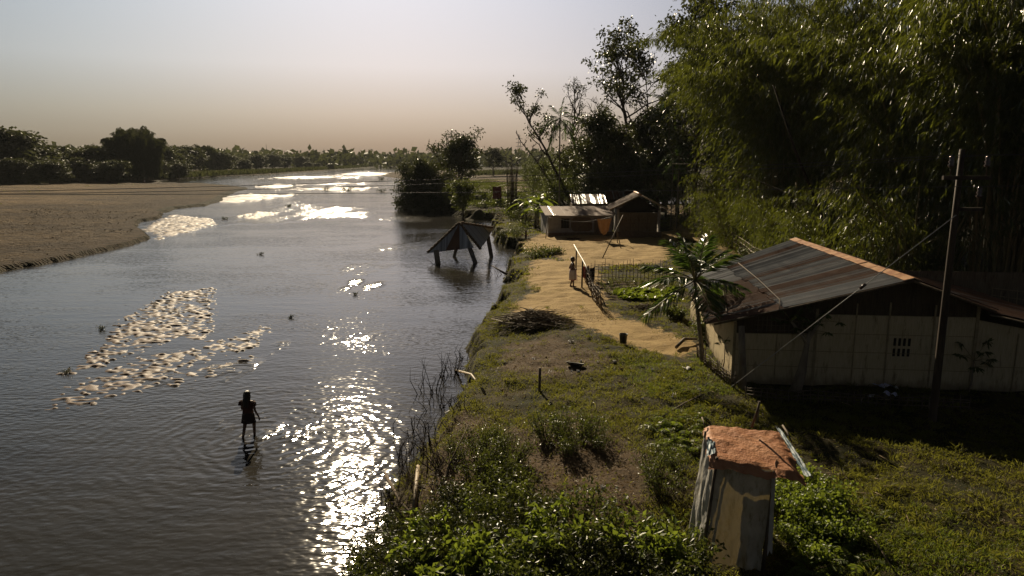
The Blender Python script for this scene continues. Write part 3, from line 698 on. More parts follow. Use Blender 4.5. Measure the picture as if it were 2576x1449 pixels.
# ------------------------------------------------------------------ far bank trees and far woods
fb = [tree('tree', 'x', 'tree', 15, 6.5, 40 + i, trunk_r=.35, first=.04, limbs=36, spread=.7, leafL=.95, leafW=.6, nleaf=44, blob=1.5, twigs=5, mat='leaf_far') for i in range(3)]
fbb = bamboo(44, 60, 21, 3.6, 4.6, label='large dark bamboo clump towering over the far bank trees', dens=3, ll=.85, mat='leaf_far', low=.12)
fbb.location = tuple(aty(338, 450, 262)[:2]) + (.6,)
for k_, (du, dy_, s_, lab_) in enumerate([(-38, 6, .74, 'lower shoulder of dark bamboo on the outer side of the large far clump'), (36, 4, .86, 'dark bamboo plume close beside the large far clump, toward the river'), (14, 14, 1.05, 'tallest bamboo plume standing behind the large far clump')]):
    dup(fbb, tuple(aty(338 + du, 450, 262 + dy_)[:2]) + (.6,), 1 + k_, s_, lab_)
sm = dup(fbb, tuple(aty(520, 440, 420)[:2]) + (.6,), 1, .85, 'smaller dark bamboo clump right of the large one on the far bank')
FG = 'trees along the far left bank'
TL = [(-30, 235, 1.0), (15, 228, 1.3), (60, 232, .72), (110, 245, .9), (150, 285, .95), (190, 290, .85), (235, 250, .88), (255, 300, .95), (290, 235, .55), (205, 240, .6), (130, 222, .55), (40, 215, .6), (80, 300, 1.1), (-10, 300, 1.2),
      (410, 320, .95), (440, 350, 1.0), (475, 380, 1.05), (560, 430, .9), (590, 470, .75), (620, 450, .55), (395, 290, .6), (650, 520, .8), (690, 560, .85), (720, 590, .7), (760, 620, .75), (350, 330, .9), (300, 320, .9), (455, 300, .45), (800, 560, .35), (835, 540, .3), (780, 580, .4)]
for i, (U, y, s) in enumerate(TL):
    p = aty(U, 500, y); k = i % 3; sc = (s * 1.2, s * 1.2, s * .70)
    lab = 'dark green tree in the row behind the far left sandbank'
    if U == 15: lab = 'spreading tree at the left picture edge, taller than its neighbours'
    if U == 835: lab = 'small round tree alone on the flat far bank near the water'
    if i < 3: o = fb[k]; o.location = (p.x, y, .5); o.scale = sc; o['label'] = lab; o['group'] = FG
    else: dup(fb[k], (p.x, y, .5), i * 1.7, sc, lab, FG)
# the far woods read as one mass
rng = np.random.default_rng(77); P = []; A = []; LL = []
for U in np.concatenate([np.linspace(-300, 1420, 380), np.linspace(-150, 700, 120), np.linspace(1100, 1420, 50)]):
    dd = 1.0 if rng.random() < .7 else .62
    y = (1050 + 250 * rng.random()) * dd if U > 600 else (620 + 350 * rng.random())
    p = aty(U, 410, y); hh = (12 + 7 * rng.random() ** 2) * (1 if rng.random() > .05 else 1.25); rw = hh * (.8 + .6 * rng.random())
    m = 80; off = np.clip(rng.normal(size=(m, 3)), -1.7, 1.7) * np.array([rw * .55, rw * .5, hh * .26]); c = np.array([p.x + rng.normal() * 6, y, .8 + hh * .42])
    q = c + off; q[:, 2] = np.clip(q[:, 2], 1, None); P.append(q); A.append(rand_unit(rng, m)); LL.append(np.full(m, hh * .3) * (.5 + rng.random(m)))
P = np.concatenate(P); LL = np.concatenate(LL)
o = leaves_np('far_woods', P, np.concatenate(A), LL, LL * .75, M['leaf_far'], None, rng); tag(o, 'low dark line of far woods along the horizon', 'woods', kind='stuff')
# reeds and scrub at the foot of the far bank trees
P = []; A = []
for i in range(len(LEFT) - 12, len(LEFT) - 3): pass
for (u0, v0, u1, v1, n, hh) in [(-20, 468, 200, 459, 2600, 1.8), (200, 459, 430, 448, 3600, 1.8), (430, 446, 660, 436, 4200, 2.6), (660, 436, 900, 421, 4200, 2.8), (900, 420, 1180, 415, 2400, 2.4), (1200, 442, 1340, 438, 2600, 1.4)]:
    t = rng.random(n); a = at(u0, v0, .6); b = at(u1, v1, .6)
    pos = np.array(a)[None] * (1 - t[:, None]) + np.array(b)[None] * t[:, None]
    pos[:, 1] += rng.random(n) * 45; pos[:, 0] += rng.normal(size=n) * 3 - (rng.random(n) * 8 if u0 < 1000 else 0); pos[:, 2] = .4
    P.append(pos); A.append(rand_unit(rng, n) * .35 + np.array([0, 0, 1]))
P = np.concatenate(P); k = .6 + .8 * rng.random(len(P))
o = leaves_np('reeds', P, np.concatenate(A), 2.0 * k, .55 * k, M['leaf_far'], None, rng); tag(o, 'strip of tall grass and reeds along the far water edge', 'reeds', kind='stuff')
# lattice transmission tower
t = thing('transmission_tower', 'faint lattice transmission tower standing on the horizon', 'tower', tuple(aty(1306, 410, 880)[:2]) + (1,))
mb = MB(); Ht = 34
def tw(z): return 3.2 * (1 - z / Ht) ** .8 + .35
for sx in (-1, 1):
    for sy in (-1, 1): mb.tube([(sx * tw(z), sy * tw(z), z) for z in np.linspace(0, Ht, 8)], .22, 4)
for i in range(7):
    z0, z1 = Ht * i / 7, Ht * (i + 1) / 7
    for sy in (-1, 1): mb.tube([(-tw(z0), sy * tw(z0), z0), (tw(z1), sy * tw(z1), z1)], .12, 3); mb.tube([(tw(z0), sy * tw(z0), z0), (-tw(z1), sy * tw(z1), z1)], .12, 3)
M['steel'] = mat_basic('grey steel', (.10, .11, .12), (.16, .16, .17), .6, 3, 0)
mb.build('mast', M['steel'], t)
for z in (22, 26.5, 31): a = MB(); a.tube([(-4.6, 0, z), (0, 0, z + .9), (4.6, 0, z)], .18, 4); a.tube([(-4.6, 0, z), (4.6, 0, z)], .14, 4); a.build('crossarm', M['steel'], t)
# pond glimpsed behind the houses
a = at(1465, 474, .95); xp, yp = np.meshgrid(np.linspace(aty(1440, 460, 130).x, aty(1700, 460, 130).x, 40), np.linspace(113, 165, 40))
o = grid_obj('pond', xp, yp, np.full(xp.shape, 1.42), M['water'], {'ripple': np.full(xp.shape, .8)}); tag(o, kind='structure')

# ------------------------------------------------------------------ building helpers and materials
def mat_roof(name):
    m, n, l, b, o = nodes(name)
    geo = n.new('ShaderNodeNewGeometry'); v = geo.outputs['Position']
    sh = N(n, 'ShaderNodeAttribute', attribute_name='sheet').outputs['Fac']; al = N(n, 'ShaderNodeAttribute', attribute_name='along').outputs['Fac']
    cv = n.new('ShaderNodeCombineXYZ'); l.new(al, cv.inputs[0]); l.new(math_(n, l, 'MULTIPLY', sh, 37), cv.inputs[1])
    st = math_(n, l, 'ADD', math_(n, l, 'MULTIPLY', noise_(n, l, cv.outputs[0], 3.2, 3, .6), .55), math_(n, l, 'MULTIPLY', noise_(n, l, cv.outputs[0], 17, 2, .6), .45)); st = maprange(n, l, st, .34, .66)
    nz = noise_(n, l, v, 1.3, 5, .7)
    e = math_(n, l, 'ADD', math_(n, l, 'MULTIPLY', sh, 1.0), math_(n, l, 'ADD', math_(n, l, 'MULTIPLY', math_(n, l, 'SUBTRACT', st, .5), .75), math_(n, l, 'MULTIPLY', math_(n, l, 'SUBTRACT', nz, .5), .5)))
    rust = maprange(n, l, e, .36, .62)
    c = mixc(n, l, rust, mixc(n, l, st, (.15, .155, .16), (.60, .61, .62)), mixc(n, l, nz, (.07, .034, .021), (.19, .095, .052)))
    l.new(c, b.inputs['Base Color'])
    l.new(maprange(n, l, rust, 0, 1, .5, 0.0), b.inputs['Metallic']); l.new(maprange(n, l, rust, 0, 1, .36, .78), b.inputs['Roughness'])
    b.inputs['Specular IOR Level'].default_value = .4
    return m
M['roof'] = mat_roof('corrugated tin')
M['ridge'] = mat_basic('rusty ridge tin', (.22, .085, .03), (.42, .24, .12), .5, 2.5, .2, None, .5, .2)
M['whitewall'] = mat_basic('whitewashed wall', (.24, .225, .205), (.34, .325, .30), .9, 3, .3)
def mat_mat(name, c1, c2, stain):
    m, n, l, b, o = nodes(name)
    tc = n.new('ShaderNodeTexCoord'); v = tc.outputs['Object']
    f = noise_(n, l, v, 9, 4, .6, (4, 4, .25)); f = maprange(n, l, f, .3, .7)
    c = mixc(n, l, f, c1, c2)
    s = maprange(n, l, noise_(n, l, v, 1.4, 6, .75, (3.2, 1, .7)), .52, .70)
    c = mixc(n, l, math_(n, l, 'MULTIPLY', s, .8), c, stain)
    sep = n.new('ShaderNodeSeparateXYZ'); l.new(v, sep.inputs[0])
    lowdirt = maprange(n, l, math_(n, l, 'ADD', sep.outputs['Z'], math_(n, l, 'MULTIPLY', noise_(n, l, v, 3, 4), .6)), .25, .75, 1, 0)
    c = mixc(n, l, math_(n, l, 'MULTIPLY', lowdirt, .6), c, (.10, .07, .04))
    l.new(c, b.inputs['Base Color']); b.inputs['Roughness'].default_value = .9; b.inputs['Specular IOR Level'].default_value = .15
    bp = n.new('ShaderNodeBump'); bp.inputs['Strength'].default_value = .5; bp.inputs['Distance'].default_value = .02
    br = n.new('ShaderNodeTexBrick'); br.inputs['Scale'].default_value = 9; br.inputs['Mortar Size'].default_value = .03
    mp = n.new('ShaderNodeMapping'); mp.inputs['Rotation'].default_value = (R(90), 0, 0); l.new(v, mp.inputs[0]); l.new(mp.outputs[0], br.inputs[0])
    l.new(math_(n, l, 'ADD', br.outputs['Fac'], f), bp.inputs['Height']); l.new(bp.outputs[0], b.inputs['Normal'])
    return m
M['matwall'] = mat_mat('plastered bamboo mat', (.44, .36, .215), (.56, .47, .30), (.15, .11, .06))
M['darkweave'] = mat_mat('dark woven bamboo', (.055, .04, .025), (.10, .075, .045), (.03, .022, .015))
M['weave'] = mat_mat('woven bamboo wall', (.13, .10, .065), (.21, .165, .11), (.07, .05, .03))
M['matwall_pale'] = mat_basic('wall battens', (.22, .175, .10), (.33, .27, .16), .85, 5, .2)
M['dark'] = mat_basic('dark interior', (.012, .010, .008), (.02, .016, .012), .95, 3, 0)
M['wood'] = mat_basic('weathered wood', (.085, .06, .04), (.16, .12, .085), .85, 4, .3, (1, 1, .2))
M['concrete'] = mat_basic('wet concrete', (.15, .13, .11), (.25, .22, .19), .85, 5, .3)
M['mudwall'] = mat_basic('mud plaster', (.10, .07, .045), (.15, .11, .07), .95, 5, .3)
M['brown_cloth'] = mat_basic('dark blanket', (.045, .03, .02), (.075, .05, .034), .95, 9, .2)
def prism(mb, pts, y0, y1):      # pts (x, z) counter-clockwise seen from -y
    n = len(pts); vs = [(x, y0, z) for x, z in pts] + [(x, y1, z) for x, z in pts]
    mb.add(vs, [tuple(range(n)), tuple(range(2 * n - 1, n - 1, -1))] + [(i, i + n, (i + 1) % n + n, (i + 1) % n) for i in range(n)])
def tin(name, A, B, C, Dd, parent, seed, sheet=.78, pitch=.105, amp=.019, bias=None, mat='roof', nv=8, sag=.03):
    """corrugated sheets between ridge A-B and eave C-D (A above C)"""
    rng = np.random.default_rng(seed); A, B, C, Dd = [np.array(q, float) for q in (A, B, C, Dd)]
    L = np.linalg.norm(B - A); nu = int(L / pitch * 6) + 1
    u = np.linspace(0, 1, nu); v = np.linspace(0, 1, nv); Ug, Vg = np.meshgrid(u, v)
    P = (A + (B - A) * Ug[..., None]) * (1 - Vg[..., None]) + (C + (Dd - C) * Ug[..., None]) * Vg[..., None]
    nrm = np.cross(B - A, C - A); nrm /= np.linalg.norm(nrm); nrm *= np.sign(nrm[2])
    s = np.floor(Ug * L / sheet).astype(int); ns = s.max() + 1; rv = rng.random(ns) if bias is None else np.array([bias(i / ns, rng) for i in range(ns)])
    lift = rng.random(ns) * .02; off = rng.normal(size=ns) * .05
    P = P + nrm * (amp * np.sin(2 * math.pi * Ug * L / pitch) + lift[s] - sag * np.sin(math.pi * Vg) * (fbm(Ug * L * .7, Vg * 2, seed) - .2))[..., None]
    dn = (C - A) / np.linalg.norm(C - A); P = P + dn * (off[s] * (Vg > .99))[..., None]
    return grid_obj(name, P[..., 0], P[..., 1], P[..., 2], M[mat], {'sheet': rv[s], 'along': Ug * L}, parent)

# ------------------------------------------------------------------ big shed with the rusty tin roof
RZ = R(-6.3); G0 = 1.15
bs = thing('shed', 'big pale walled shed with a rusty striped tin roof, nearest building', 'shed', (7.2, 22.45, G0), RZ)
mb = MB()
prism(mb, [(0, 0), (2.55, 0), (2.55, 1.72), (0, 1.66)], 0, .08)
prism(mb, [(2.552, 0), (4.3, 0), (7.35, 0), (7.35, 2.36), (2.552, 2.36)], .003, .083)
mb.build('front_wall', M['matwall'], bs)
mb = MB(); mb.box((.04, 5.0, 1.05), (.07, 9.9, 2.1)); mb.build('side_wall', M['matwall'], bs)
mb = MB(); prism(mb, [(7.36, 0), (11.6, 0), (11.6, 1.55), (7.36, 2.3)], .006, .086); mb.build('extension_wall', M['matwall'], bs)
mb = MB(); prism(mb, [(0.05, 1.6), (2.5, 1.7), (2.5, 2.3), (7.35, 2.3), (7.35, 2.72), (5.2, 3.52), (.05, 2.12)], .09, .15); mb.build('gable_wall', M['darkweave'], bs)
mb = MB(); mb.box((7.6, 9.9, 1.2), (15, .06, 2.3)); mb.box((11.5, 5, .75), (.06, 9.8, 1.5)); mb.build('back_wall', M['weave'], bs)
for lx, z1, ww in ((.03, 2.05, .09), (1.35, 1.72, .035), (2.55, 2.55, .08), (3.75, 2.75, .035), (4.75, 2.8, .045), (6.1, 2.75, .045), (7.36, 2.75, .09), (8.6, 1.9, .03), (9.8, 1.7, .03)):
    mb = MB(); mb.box((lx, -.02, z1 / 2), (ww, .035, z1)); mb.build('batten', M['matwall_pale'], bs)
for z, x0, x1 in ((.62, .05, 7.3), (1.15, .05, 7.3), (1.69, .05, 2.5), (2.37, 2.6, 7.3), (1.75, 2.6, 7.3), (.8, 7.4, 11.4)):
    mb = MB(); mb.beam((x0, -.006, z), (x1, -.006, z + .01), .014, .018); mb.build('rail', M['matwall_pale'], bs)
vt = MB()
for k in range(13): vt.box((.75 + k * .14, .04, 1.98), (.018, .02, .52))
for z in (1.8, 1.96, 2.12): vt.box((1.6, .055, z), (1.9, .014, .018))
vt.build('lattice_vent', M['bamboo_old'], bs)
wv = MB(); fr = []
for rw in range(2):
    for k in range(4): wv.box((4.98 + k * .145, -.003, 1.53 - rw * .34), (.075, .02, .25))
wv.build('window_slots', M['dark'], bs)
RA, RB = (5.2, -.4, 3.62), (4.75, 10.9, 3.62)
EA, EB = (-.85, -.35, 2.05), (-.75, 8.9, 1.98)
mA = tuple(RA[i] + (EA[i] - RA[i]) * .60 for i in range(3)); mB_ = tuple(RB[i] + (EB[i] - RB[i]) * .60 for i in range(3))
tin('roof', RA, RB, tuple(RA[i] + (EA[i] - RA[i]) * .63 for i in range(3)), tuple(RB[i] + (EB[i] - RB[i]) * .63 for i in range(3)), bs, 5, .72, bias=lambda t, r: .45 + .55 * r.random() if r.random() < .42 else .0 + .3 * r.random())
lowA = (mA[0], mA[1], mA[2] - .035); lowB = (mB_[0], mB_[1], mB_[2] - .035)
tin('lower_roof', lowA, lowB, EA, EB, bs, 9, .72, bias=lambda t, r: (.02 if t > .62 else (.35 + .65 * r.random())))
tin('rear_roof', RA, RB, (7.7, -.4, 2.72), (7.7, 10.8, 2.72), bs, 6, bias=lambda t, r: .3 + .7 * r.random())
tin('extension_roof', (7.45, -.45, 2.66), (7.45, 10, 2.66), (12.1, -.45, 1.62), (12.1, 10, 1.55), bs, 7, bias=lambda t, r: .6 + .4 * r.random())
rg = MB(); q = random.Random(2)
for k in range(13):
    y0 = RA[1] + (RB[1] - RA[1]) * k / 13 - .05; y1 = RA[1] + (RB[1] - RA[1]) * (k + 1) / 13 + .03; xx = RA[0] + (RB[0] - RA[0]) * (k + .5) / 13; z = 3.655 + q.uniform(-.012, .012)
    rg.add([(xx - .30, y0, z - .075), (xx - .30, y1, z - .07), (xx, y1, z + .012), (xx, y0, z + .01), (xx + .26, y1, z - .07), (xx + .26, y0, z - .075)], [(0, 3, 2, 1), (3, 5, 4, 2)])
rg.build('ridge_cap', M['ridge'], bs)
for a, b in (((RA[0], -.33, 3.55), (EA[0] + .15, -.33, 2.03)), ((RA[0], -.33, 3.55), (7.7, -.33, 2.64)), ((7.5, -.38, 2.56), (12.0, -.38, 1.54))):
    mb = MB(); mb.tube([a, b], .035, 6); mb.build('rafter', M['bamboo_old'], bs)
pb_ = MB(); pb_.tube([(1.75, 8.5, 2.78), (1.6, 4.0, 2.80), (1.45, .3, 2.76), (1.2, -.7, 2.60)], .02, 6); o = pb_.build('bamboo_pole', M['bark']); o.location = bs.location; o.rotation_euler = (0, 0, RZ); tag(o, 'long bamboo pole lying along the tin roof of the big shed', 'pole')
pc = MB(); pc.tube([(.4, 4.5, 2.40), (-.2, .3, 2.28), (.6, -.55, 2.36)], .016, 6); o = pc.build('bamboo_pole', M['bark']); o.location = bs.location; o.rotation_euler = (0, 0, RZ); tag(o, 'crooked stick resting on the lower roof edge behind the palm', 'pole')

# ------------------------------------------------------------------ houses across the yard
p1 = Vector((3.45, 67.9, 1.15)); hz_ = math.atan2(70.2 - 67.9, 9.75 - 3.45)
wh = thing('house', 'low white walled house with rusty tin roof and dark wall patch', 'house', p1, hz_ * .35)
Lh = 6.3
mb = MB(); mb.box((Lh / 2, 2.2, .95), (Lh, 4.4, 1.9)); mb.build('wall', M['whitewall'], wh)
mb = MB(); mb.box((Lh / 2, -.05, .14), (Lh + .1, .5, .28)); mb.build('plinth', M['mudwall'], wh)
d = MB(); d.box((1.65, -.02, 1.15), (.72, .06, .88)); f = d.build('window', M['dark'], wh)
fr = MB()
for a, b in (((1.26, -.03, .7), (1.26, -.03, 1.6)), ((2.04, -.03, .7), (2.04, -.03, 1.6)), ((1.26, -.03, 1.61), (2.04, -.03, 1.61)), ((1.5, -.03, .72), (1.5, -.03, 1.58)), ((1.78, -.03, .72), (1.78, -.03, 1.58))): fr.beam(a, b, .04, .04)
fr.build('frame', M['wood'], f)
d = MB(); d.box((5.0, -.03, .92), (1.0, .05, 1.5)); f = d.build('door', M['wood'], wh)
fr = MB()
for k in range(6): fr.box((4.58 + k * .17, -.062, .92), (.03, .014, 1.46))
fr.build('battens', M['bamboo_old'], f)
mb = MB(); q = random.Random(8); pts = []
for k in range(16): a = -math.pi / 2 + k * 2 * math.pi / 16; pts.append((3.25 + 1.0 * math.copysign(abs(math.cos(a)) ** .5, math.cos(a)) + q.uniform(-.06, .06), 1.05 + .72 * math.copysign(abs(math.sin(a)) ** .5, math.sin(a)) + q.uniform(-.05, .05)))
prism(mb, pts, -.075, -.02); mb.build('mud_patch', M['mudwall'], wh)
tin('roof', (-.3, 3.2, 2.62), (Lh + .3, 3.2, 2.55), (-.4, -.75, 1.98), (Lh + .3, -.75, 1.93), wh, 21, .62, .10, .014, bias=lambda t, r: 1.1 if int(t * 11) % 2 else .78)
tin('rear_roof', (-.3, 3.15, 2.63), (Lh + .3, 3.15, 2.56), (-.4, 5.2, 2.2), (Lh + .3, 5.2, 2.2), wh, 22)
gh = thing('house', 'gable fronted house with woven bamboo wall beside the white house', 'house', (9.95, 66.6, 1.15), R(-4))
Lg = 3.75
mb = MB(); prism(mb, [(.1, .55), (Lg - .15, .55), (Lg - .15, 2.3), (.1, 2.3)], 0, .07); mb.build('wall', M['weave'], gh)
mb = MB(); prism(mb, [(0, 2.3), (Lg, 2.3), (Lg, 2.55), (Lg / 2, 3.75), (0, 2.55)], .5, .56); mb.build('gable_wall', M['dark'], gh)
mb = MB(); mb.box((.0, 2.6, 1.25), (.1, 5.2, 2.5)); mb.box((Lg, 2.6, 1.25), (.1, 5.2, 2.5)); mb.box((Lg / 2, 5.2, 1.25), (Lg, .1, 2.5)); mb.build('side_wall', M['whitewall'], gh)
mb = MB(); mb.box((Lg / 2, .1, .27), (Lg + .5, .9, .55)); mb.build('plinth', M['mudwall'], gh)
for x in (-.03, Lg + .03): mb = MB(); mb.box((x, -.07, 1.3), (.17, .17, 2.6)); mb.build('post', M['whitewall'], gh)
for k in range(5): mb = MB(); mb.box((.35 + k * .78, -.02, 1.42), (.05, .03, 1.76)); mb.build('batten', M['bamboo_old'], gh)
for z in (.95, 1.3, 1.65, 2.0, 2.3): mb = MB(); mb.box((Lg / 2, -.034, z), (Lg - .1, .02, .035)); mb.build('batten', M['bamboo_old'], gh)
tin('roof', (Lg / 2, -.95, 3.95), (Lg / 2 + .1, 5.6, 3.95), (-.85, -.95, 2.62), (-.75, 5.6, 2.62), gh, 31, bias=lambda t, r: .85 + .4 * r.random())
tin('roof', (Lg / 2, -.95, 3.95), (Lg / 2 + .1, 5.6, 3.95), (Lg + .6, -.95, 2.72), (Lg + .6, 5.6, 2.72), gh, 32, bias=lambda t, r: .5 + .5 * r.random())
tin('side_roof', (Lg + .45, .2, 2.66), (Lg + .45, 5.2, 2.66), (Lg + 1.7, .2, 2.25), (Lg + 1.7, 5.2, 2.25), gh, 33)
for a, b in (((Lg / 2, -1.0, 3.97), (-.9, -1.0, 2.63)), ((Lg / 2, -1.0, 3.97), (Lg + .65, -1.0, 2.72))):
    mb = MB(); mb.tube([a, b], .07, 7); mb.build('barge_pole', M['bamboo_dry'], gh)
mb = MB(); mb.tube([(Lg / 2, -1.1, 4.02), (Lg / 2 + .1, 5.6, 4.02)], .1, 7); mb.build('ridge_cap', M['ridge'], gh)
p = aty(1437, 500, 78); sh = thing('shed', 'low hut with a silver corrugated roof behind the white house', 'shed', (p.x, 77.5, 1.15))
mb = MB(); mb.box((1.9, 1.6, 1.2), (3.7, 3, 2.4)); mb.build('wall', M['weave'], sh)
tin('roof', (-.05, 2.6, 3.35), (3.85, 2.6, 3.35), (-.1, -.35, 2.5), (3.8, -.35, 2.5), sh, 41, .6, .11, .018, bias=lambda t, r: .3 + .35 * r.random())
tin('rear_roof', (-.05, 2.6, 3.36), (3.85, 2.6, 3.36), (-.05, 4.2, 2.6), (3.85, 4.2, 2.6), sh, 42)
p = aty(1530, 480, 84); sh2 = thing('hut', 'dark low hut between the silver roof and the gable house', 'hut', (p.x, 84, 1.15))
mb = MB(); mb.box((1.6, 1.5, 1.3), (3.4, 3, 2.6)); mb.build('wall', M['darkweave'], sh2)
tin('roof', (-.2, 1.5, 3.5), (3.6, 1.5, 3.5), (-.2, -.5, 2.6), (3.6, -.5, 2.6), sh2, 43, bias=lambda t, r: .6 + .4 * r.random())
tin('rear_roof', (-.2, 1.5, 3.5), (3.6, 1.5, 3.5), (-.2, 3.5, 2.6), (3.6, 3.5, 2.6), sh2, 44)

# ------------------------------------------------------------------ tilted pavilion standing in the river
pv = thing('pavilion', 'tilted tin roofed pavilion on concrete legs sinking into the river', 'pavilion', (-4.2, 59.4, 0))
apx = aty(1155, 561, 59.2) - pv.location; rend = aty(1238, 574, 61.5) - pv.location
cL = aty(1075, 637, 58.6) - pv.location; cR = aty(1192, 623, 57.5) - pv.location; cBR = aty(1240, 577, 62.5) - pv.location; cF = aty(1208, 628, 57.6) - pv.location
cBL = Vector((cL.x + 1.4, cL.y + 3.8, cL.z + .5))
tin('roof', apx, apx + Vector((.02, 0, 0)), cL, cR, pv, 51, 2.2, .012, .0, bias=lambda t, r: .05)
def tri_tin(name, A, C, Dd, seed, dark=None):
    n = 100; V = []; Fq = []; nrm = (C - A).cross(Dd - A).normalized(); L = (Dd - C).length; sh = []
    nrm = nrm if nrm.z > 0 else -nrm
    for i in range(n + 1):
        e = C + (Dd - C) * (i / n); wv = nrm * .022 * math.sin(i * L / n / .16 * 6.283)
        for j in range(5): V.append(A + (e - A) * (.02 + .98 * j / 4) + wv * (j / 4)); sh.append(1.0 if dark and dark[0] < i / n < dark[1] else .02)
    for i in range(n):
        for j in range(4): Fq.append((i * 5 + j, i * 5 + j + 1, i * 5 + j + 6, i * 5 + j + 5))
    return link(name, np_mesh(name, [tuple(v) for v in V], Fq, True, {'sheet': sh, 'along': [v.x for v in V]}), M['roof'], pv)
bpy.data.objects.remove(pv.children[-1])
tri_tin('roof', apx, cL, cR, 52, (.38, .70))
tin('side_roof', apx, rend, cF, cBR, pv, 53, .8, .16, .018, bias=lambda t, r: .1 + .15 * r.random())
tri_tin('rear_roof', apx, cL, cBL, 54)
tin('rear_roof', apx, rend, cBL, cBR + Vector((-.4, 1.0, -.1)), pv, 55, .8, .16, .018)
rc = MB(); q = random.Random(4)
for a, b in ((apx, cF), (apx, cL), (apx, rend)):
    for k in range(9):
        s0 = a + (b - a) * (k / 9); s1 = a + (b - a) * ((k + 1.1) / 9); rc.tube([s0 + Vector((0, 0, .03)), s1 + Vector((0, 0, .05 + q.random() * .03))], [.09, .12], 6)
rc.build('ridge_cap', M['mudwall'], pv)
for (u0, v0, u1, v1, yb, r) in ((1102, 668, 1097, 630, 57.0, .23), (1142, 646, 1150, 618, 61.5, .15), (1196, 663, 1180, 620, 57.6, .2), (1236, 647, 1224, 580, 61.6, .2)):
    a = aty(u0, v0, yb) - pv.location; b = aty(u1, v1, yb + .4) - pv.location; a = a + (a - b) * .5
    mb = MB(); mb.beam(a, b, r * 1.7, r * 1.7, (0, 1, 0)); mb.build('leg', M['concrete'], pv)
db = MB(); q = random.Random(1)
for k in range(9): s_ = Vector((-6.0 + q.uniform(-.3, .5), 56.7, -.1)); db.tube([s_, s_ + Vector((q.uniform(-.7, .9), q.uniform(-.3, .3), q.uniform(.3, 1.0)))], [.03, .01], 4)
o = db.build('branch_snag', M['twig']); tag(o, 'twiggy snag caught around the front leg of the sunken pavilion', 'branch')

# ------------------------------------------------------------------ tarpaulin latrine
M['tarp'] = mat_basic('orange tarpaulin', (.33, .13, .052), (.48, .225, .105), .65, 3, .9, None, .35, 0, 'Object', 14)
M['blue'] = mat_basic('blue tarpaulin edge', (.07, .13, .17), (.22, .28, .31), .55, 5, .2)
def mat_plastic(name, c1, c2, tr):
    m = mat_basic(name, c1, c2, .6, 2.2, .8, (1, 1, .6), .3, 0, 'Object', 8); n, l = m.node_tree.nodes, m.node_tree.links
    tc_ = n.new('ShaderNodeTexCoord').outputs['Object']; old = n['Principled BSDF'].inputs['Base Color'].links[0].from_socket
    sf = math_(n, l, 'MULTIPLY', maprange(n, l, noise_(n, l, tc_, 3.0, 6, .75, (2.2, 2.2, .6)), .48, .66), .75); l.new(mixc(n, l, sf, old, (.19, .16, .095)), n['Principled BSDF'].inputs['Base Color'])
    t = n.new('ShaderNodeBsdfTranslucent'); t.inputs[0].default_value = (*tr, 1); mx = n.new('ShaderNodeMixShader'); mx.inputs[0].default_value = .06
    l.new(n['Principled BSDF'].outputs[0], mx.inputs[1]); l.new(t.outputs[0], mx.inputs[2]); l.new(mx.outputs[0], n['Material Output'].inputs[0]); return m
M['sheet_white'] = mat_plastic('white plastic sheet', (.38, .37, .35), (.52, .51, .48), (.5, .45, .35))
M['sheet_yellow'] = mat_plastic('yellowed plastic sheet', (.38, .345, .255), (.54, .50, .40), (.40, .30, .12))
lt_ = thing('latrine', 'small latrine of bamboo poles, pale plastic sheets and a crumpled orange tarp roof', 'latrine', tuple(aty(1840, 1420, 12.0)[:2]) + (1.0,))
LO = lt_.location.copy()
def sheet(name, c, nu, nv, mat, amp, seed, parent, freq=5, fold=0.0, rim=None, crump=0.0):
    A, B, C, Dd = [np.array(q, float) for q in c]        # A-B top, C-D bottom
    u, v = np.meshgrid(np.linspace(0, 1, nu), np.linspace(0, 1, nv))
    P = (A + (B - A) * u[..., None]) * (1 - v[..., None]) + (C + (Dd - C) * u[..., None]) * v[..., None]
    nr = np.cross(B - A, C - A); nr /= np.linalg.norm(nr)
    w_ = (fbm(u * freq, v * freq, seed, 4) - .5) * amp * 2 + fold * np.sin(u * 22 + 3 * fbm(u * 2, v * 2, seed + 3)) * v
    w_ = w_ + amp * .25 * np.abs(np.sin(u * 9 + 5 * fbm(u * 1.5, v * 1.5, seed + 7))) ** 3
    P = P + nr * w_[..., None]
    if crump: w_ = w_ + crump * (1 - np.abs(2 * fbm(u * 5 + 2 * fbm(u * 3, v * 3, seed + 31), v * 9, seed + 33, 2) - 1)) ** 5 + crump * .8 * (1 - np.abs(2 * fbm(u * 10, v * 3 + 2 * fbm(u * 3, v * 3, seed + 41), seed + 43, 2) - 1)) ** 6
    P = P + (B - A) * ((fbm(v * 7, u * 0, seed + 51) - .5) * .10 * (np.abs(u - .5) * 2) ** 4)[..., None] + (C - A) * ((fbm(u * 7, v * 0, seed + 53) - .5) * .10 * (np.abs(v - .5) * 2) ** 4)[..., None]
    edge = (fbm(u * 9, v * 9, seed + 20) - .5) * .05; P[..., 2] += np.where(v > .97, edge, 0)
    if rim is not None: P[..., 2] += rim(u, v)
    return grid_obj(name, P[..., 0], P[..., 1], P[..., 2], M[mat], None, parent)
def lp(U, V, y): return tuple(aty(U, V, y) - LO)
sheet('front_sheet', [lp(1797, 1165, 11.98), lp(1946, 1185, 11.9), lp(1774, 1416, 11.98), lp(1914, 1436, 11.9)], 70, 90, 'sheet_yellow', .09, 3, lt_, 3, .025, crump=.04)
sheet('side_sheet', [lp(1772, 1095, 12.75), lp(1796, 1165, 12.0), lp(1732, 1336, 12.6), lp(1768, 1368, 11.97)], 40, 60, 'sheet_white', .07, 4, lt_, 2, crump=.02)
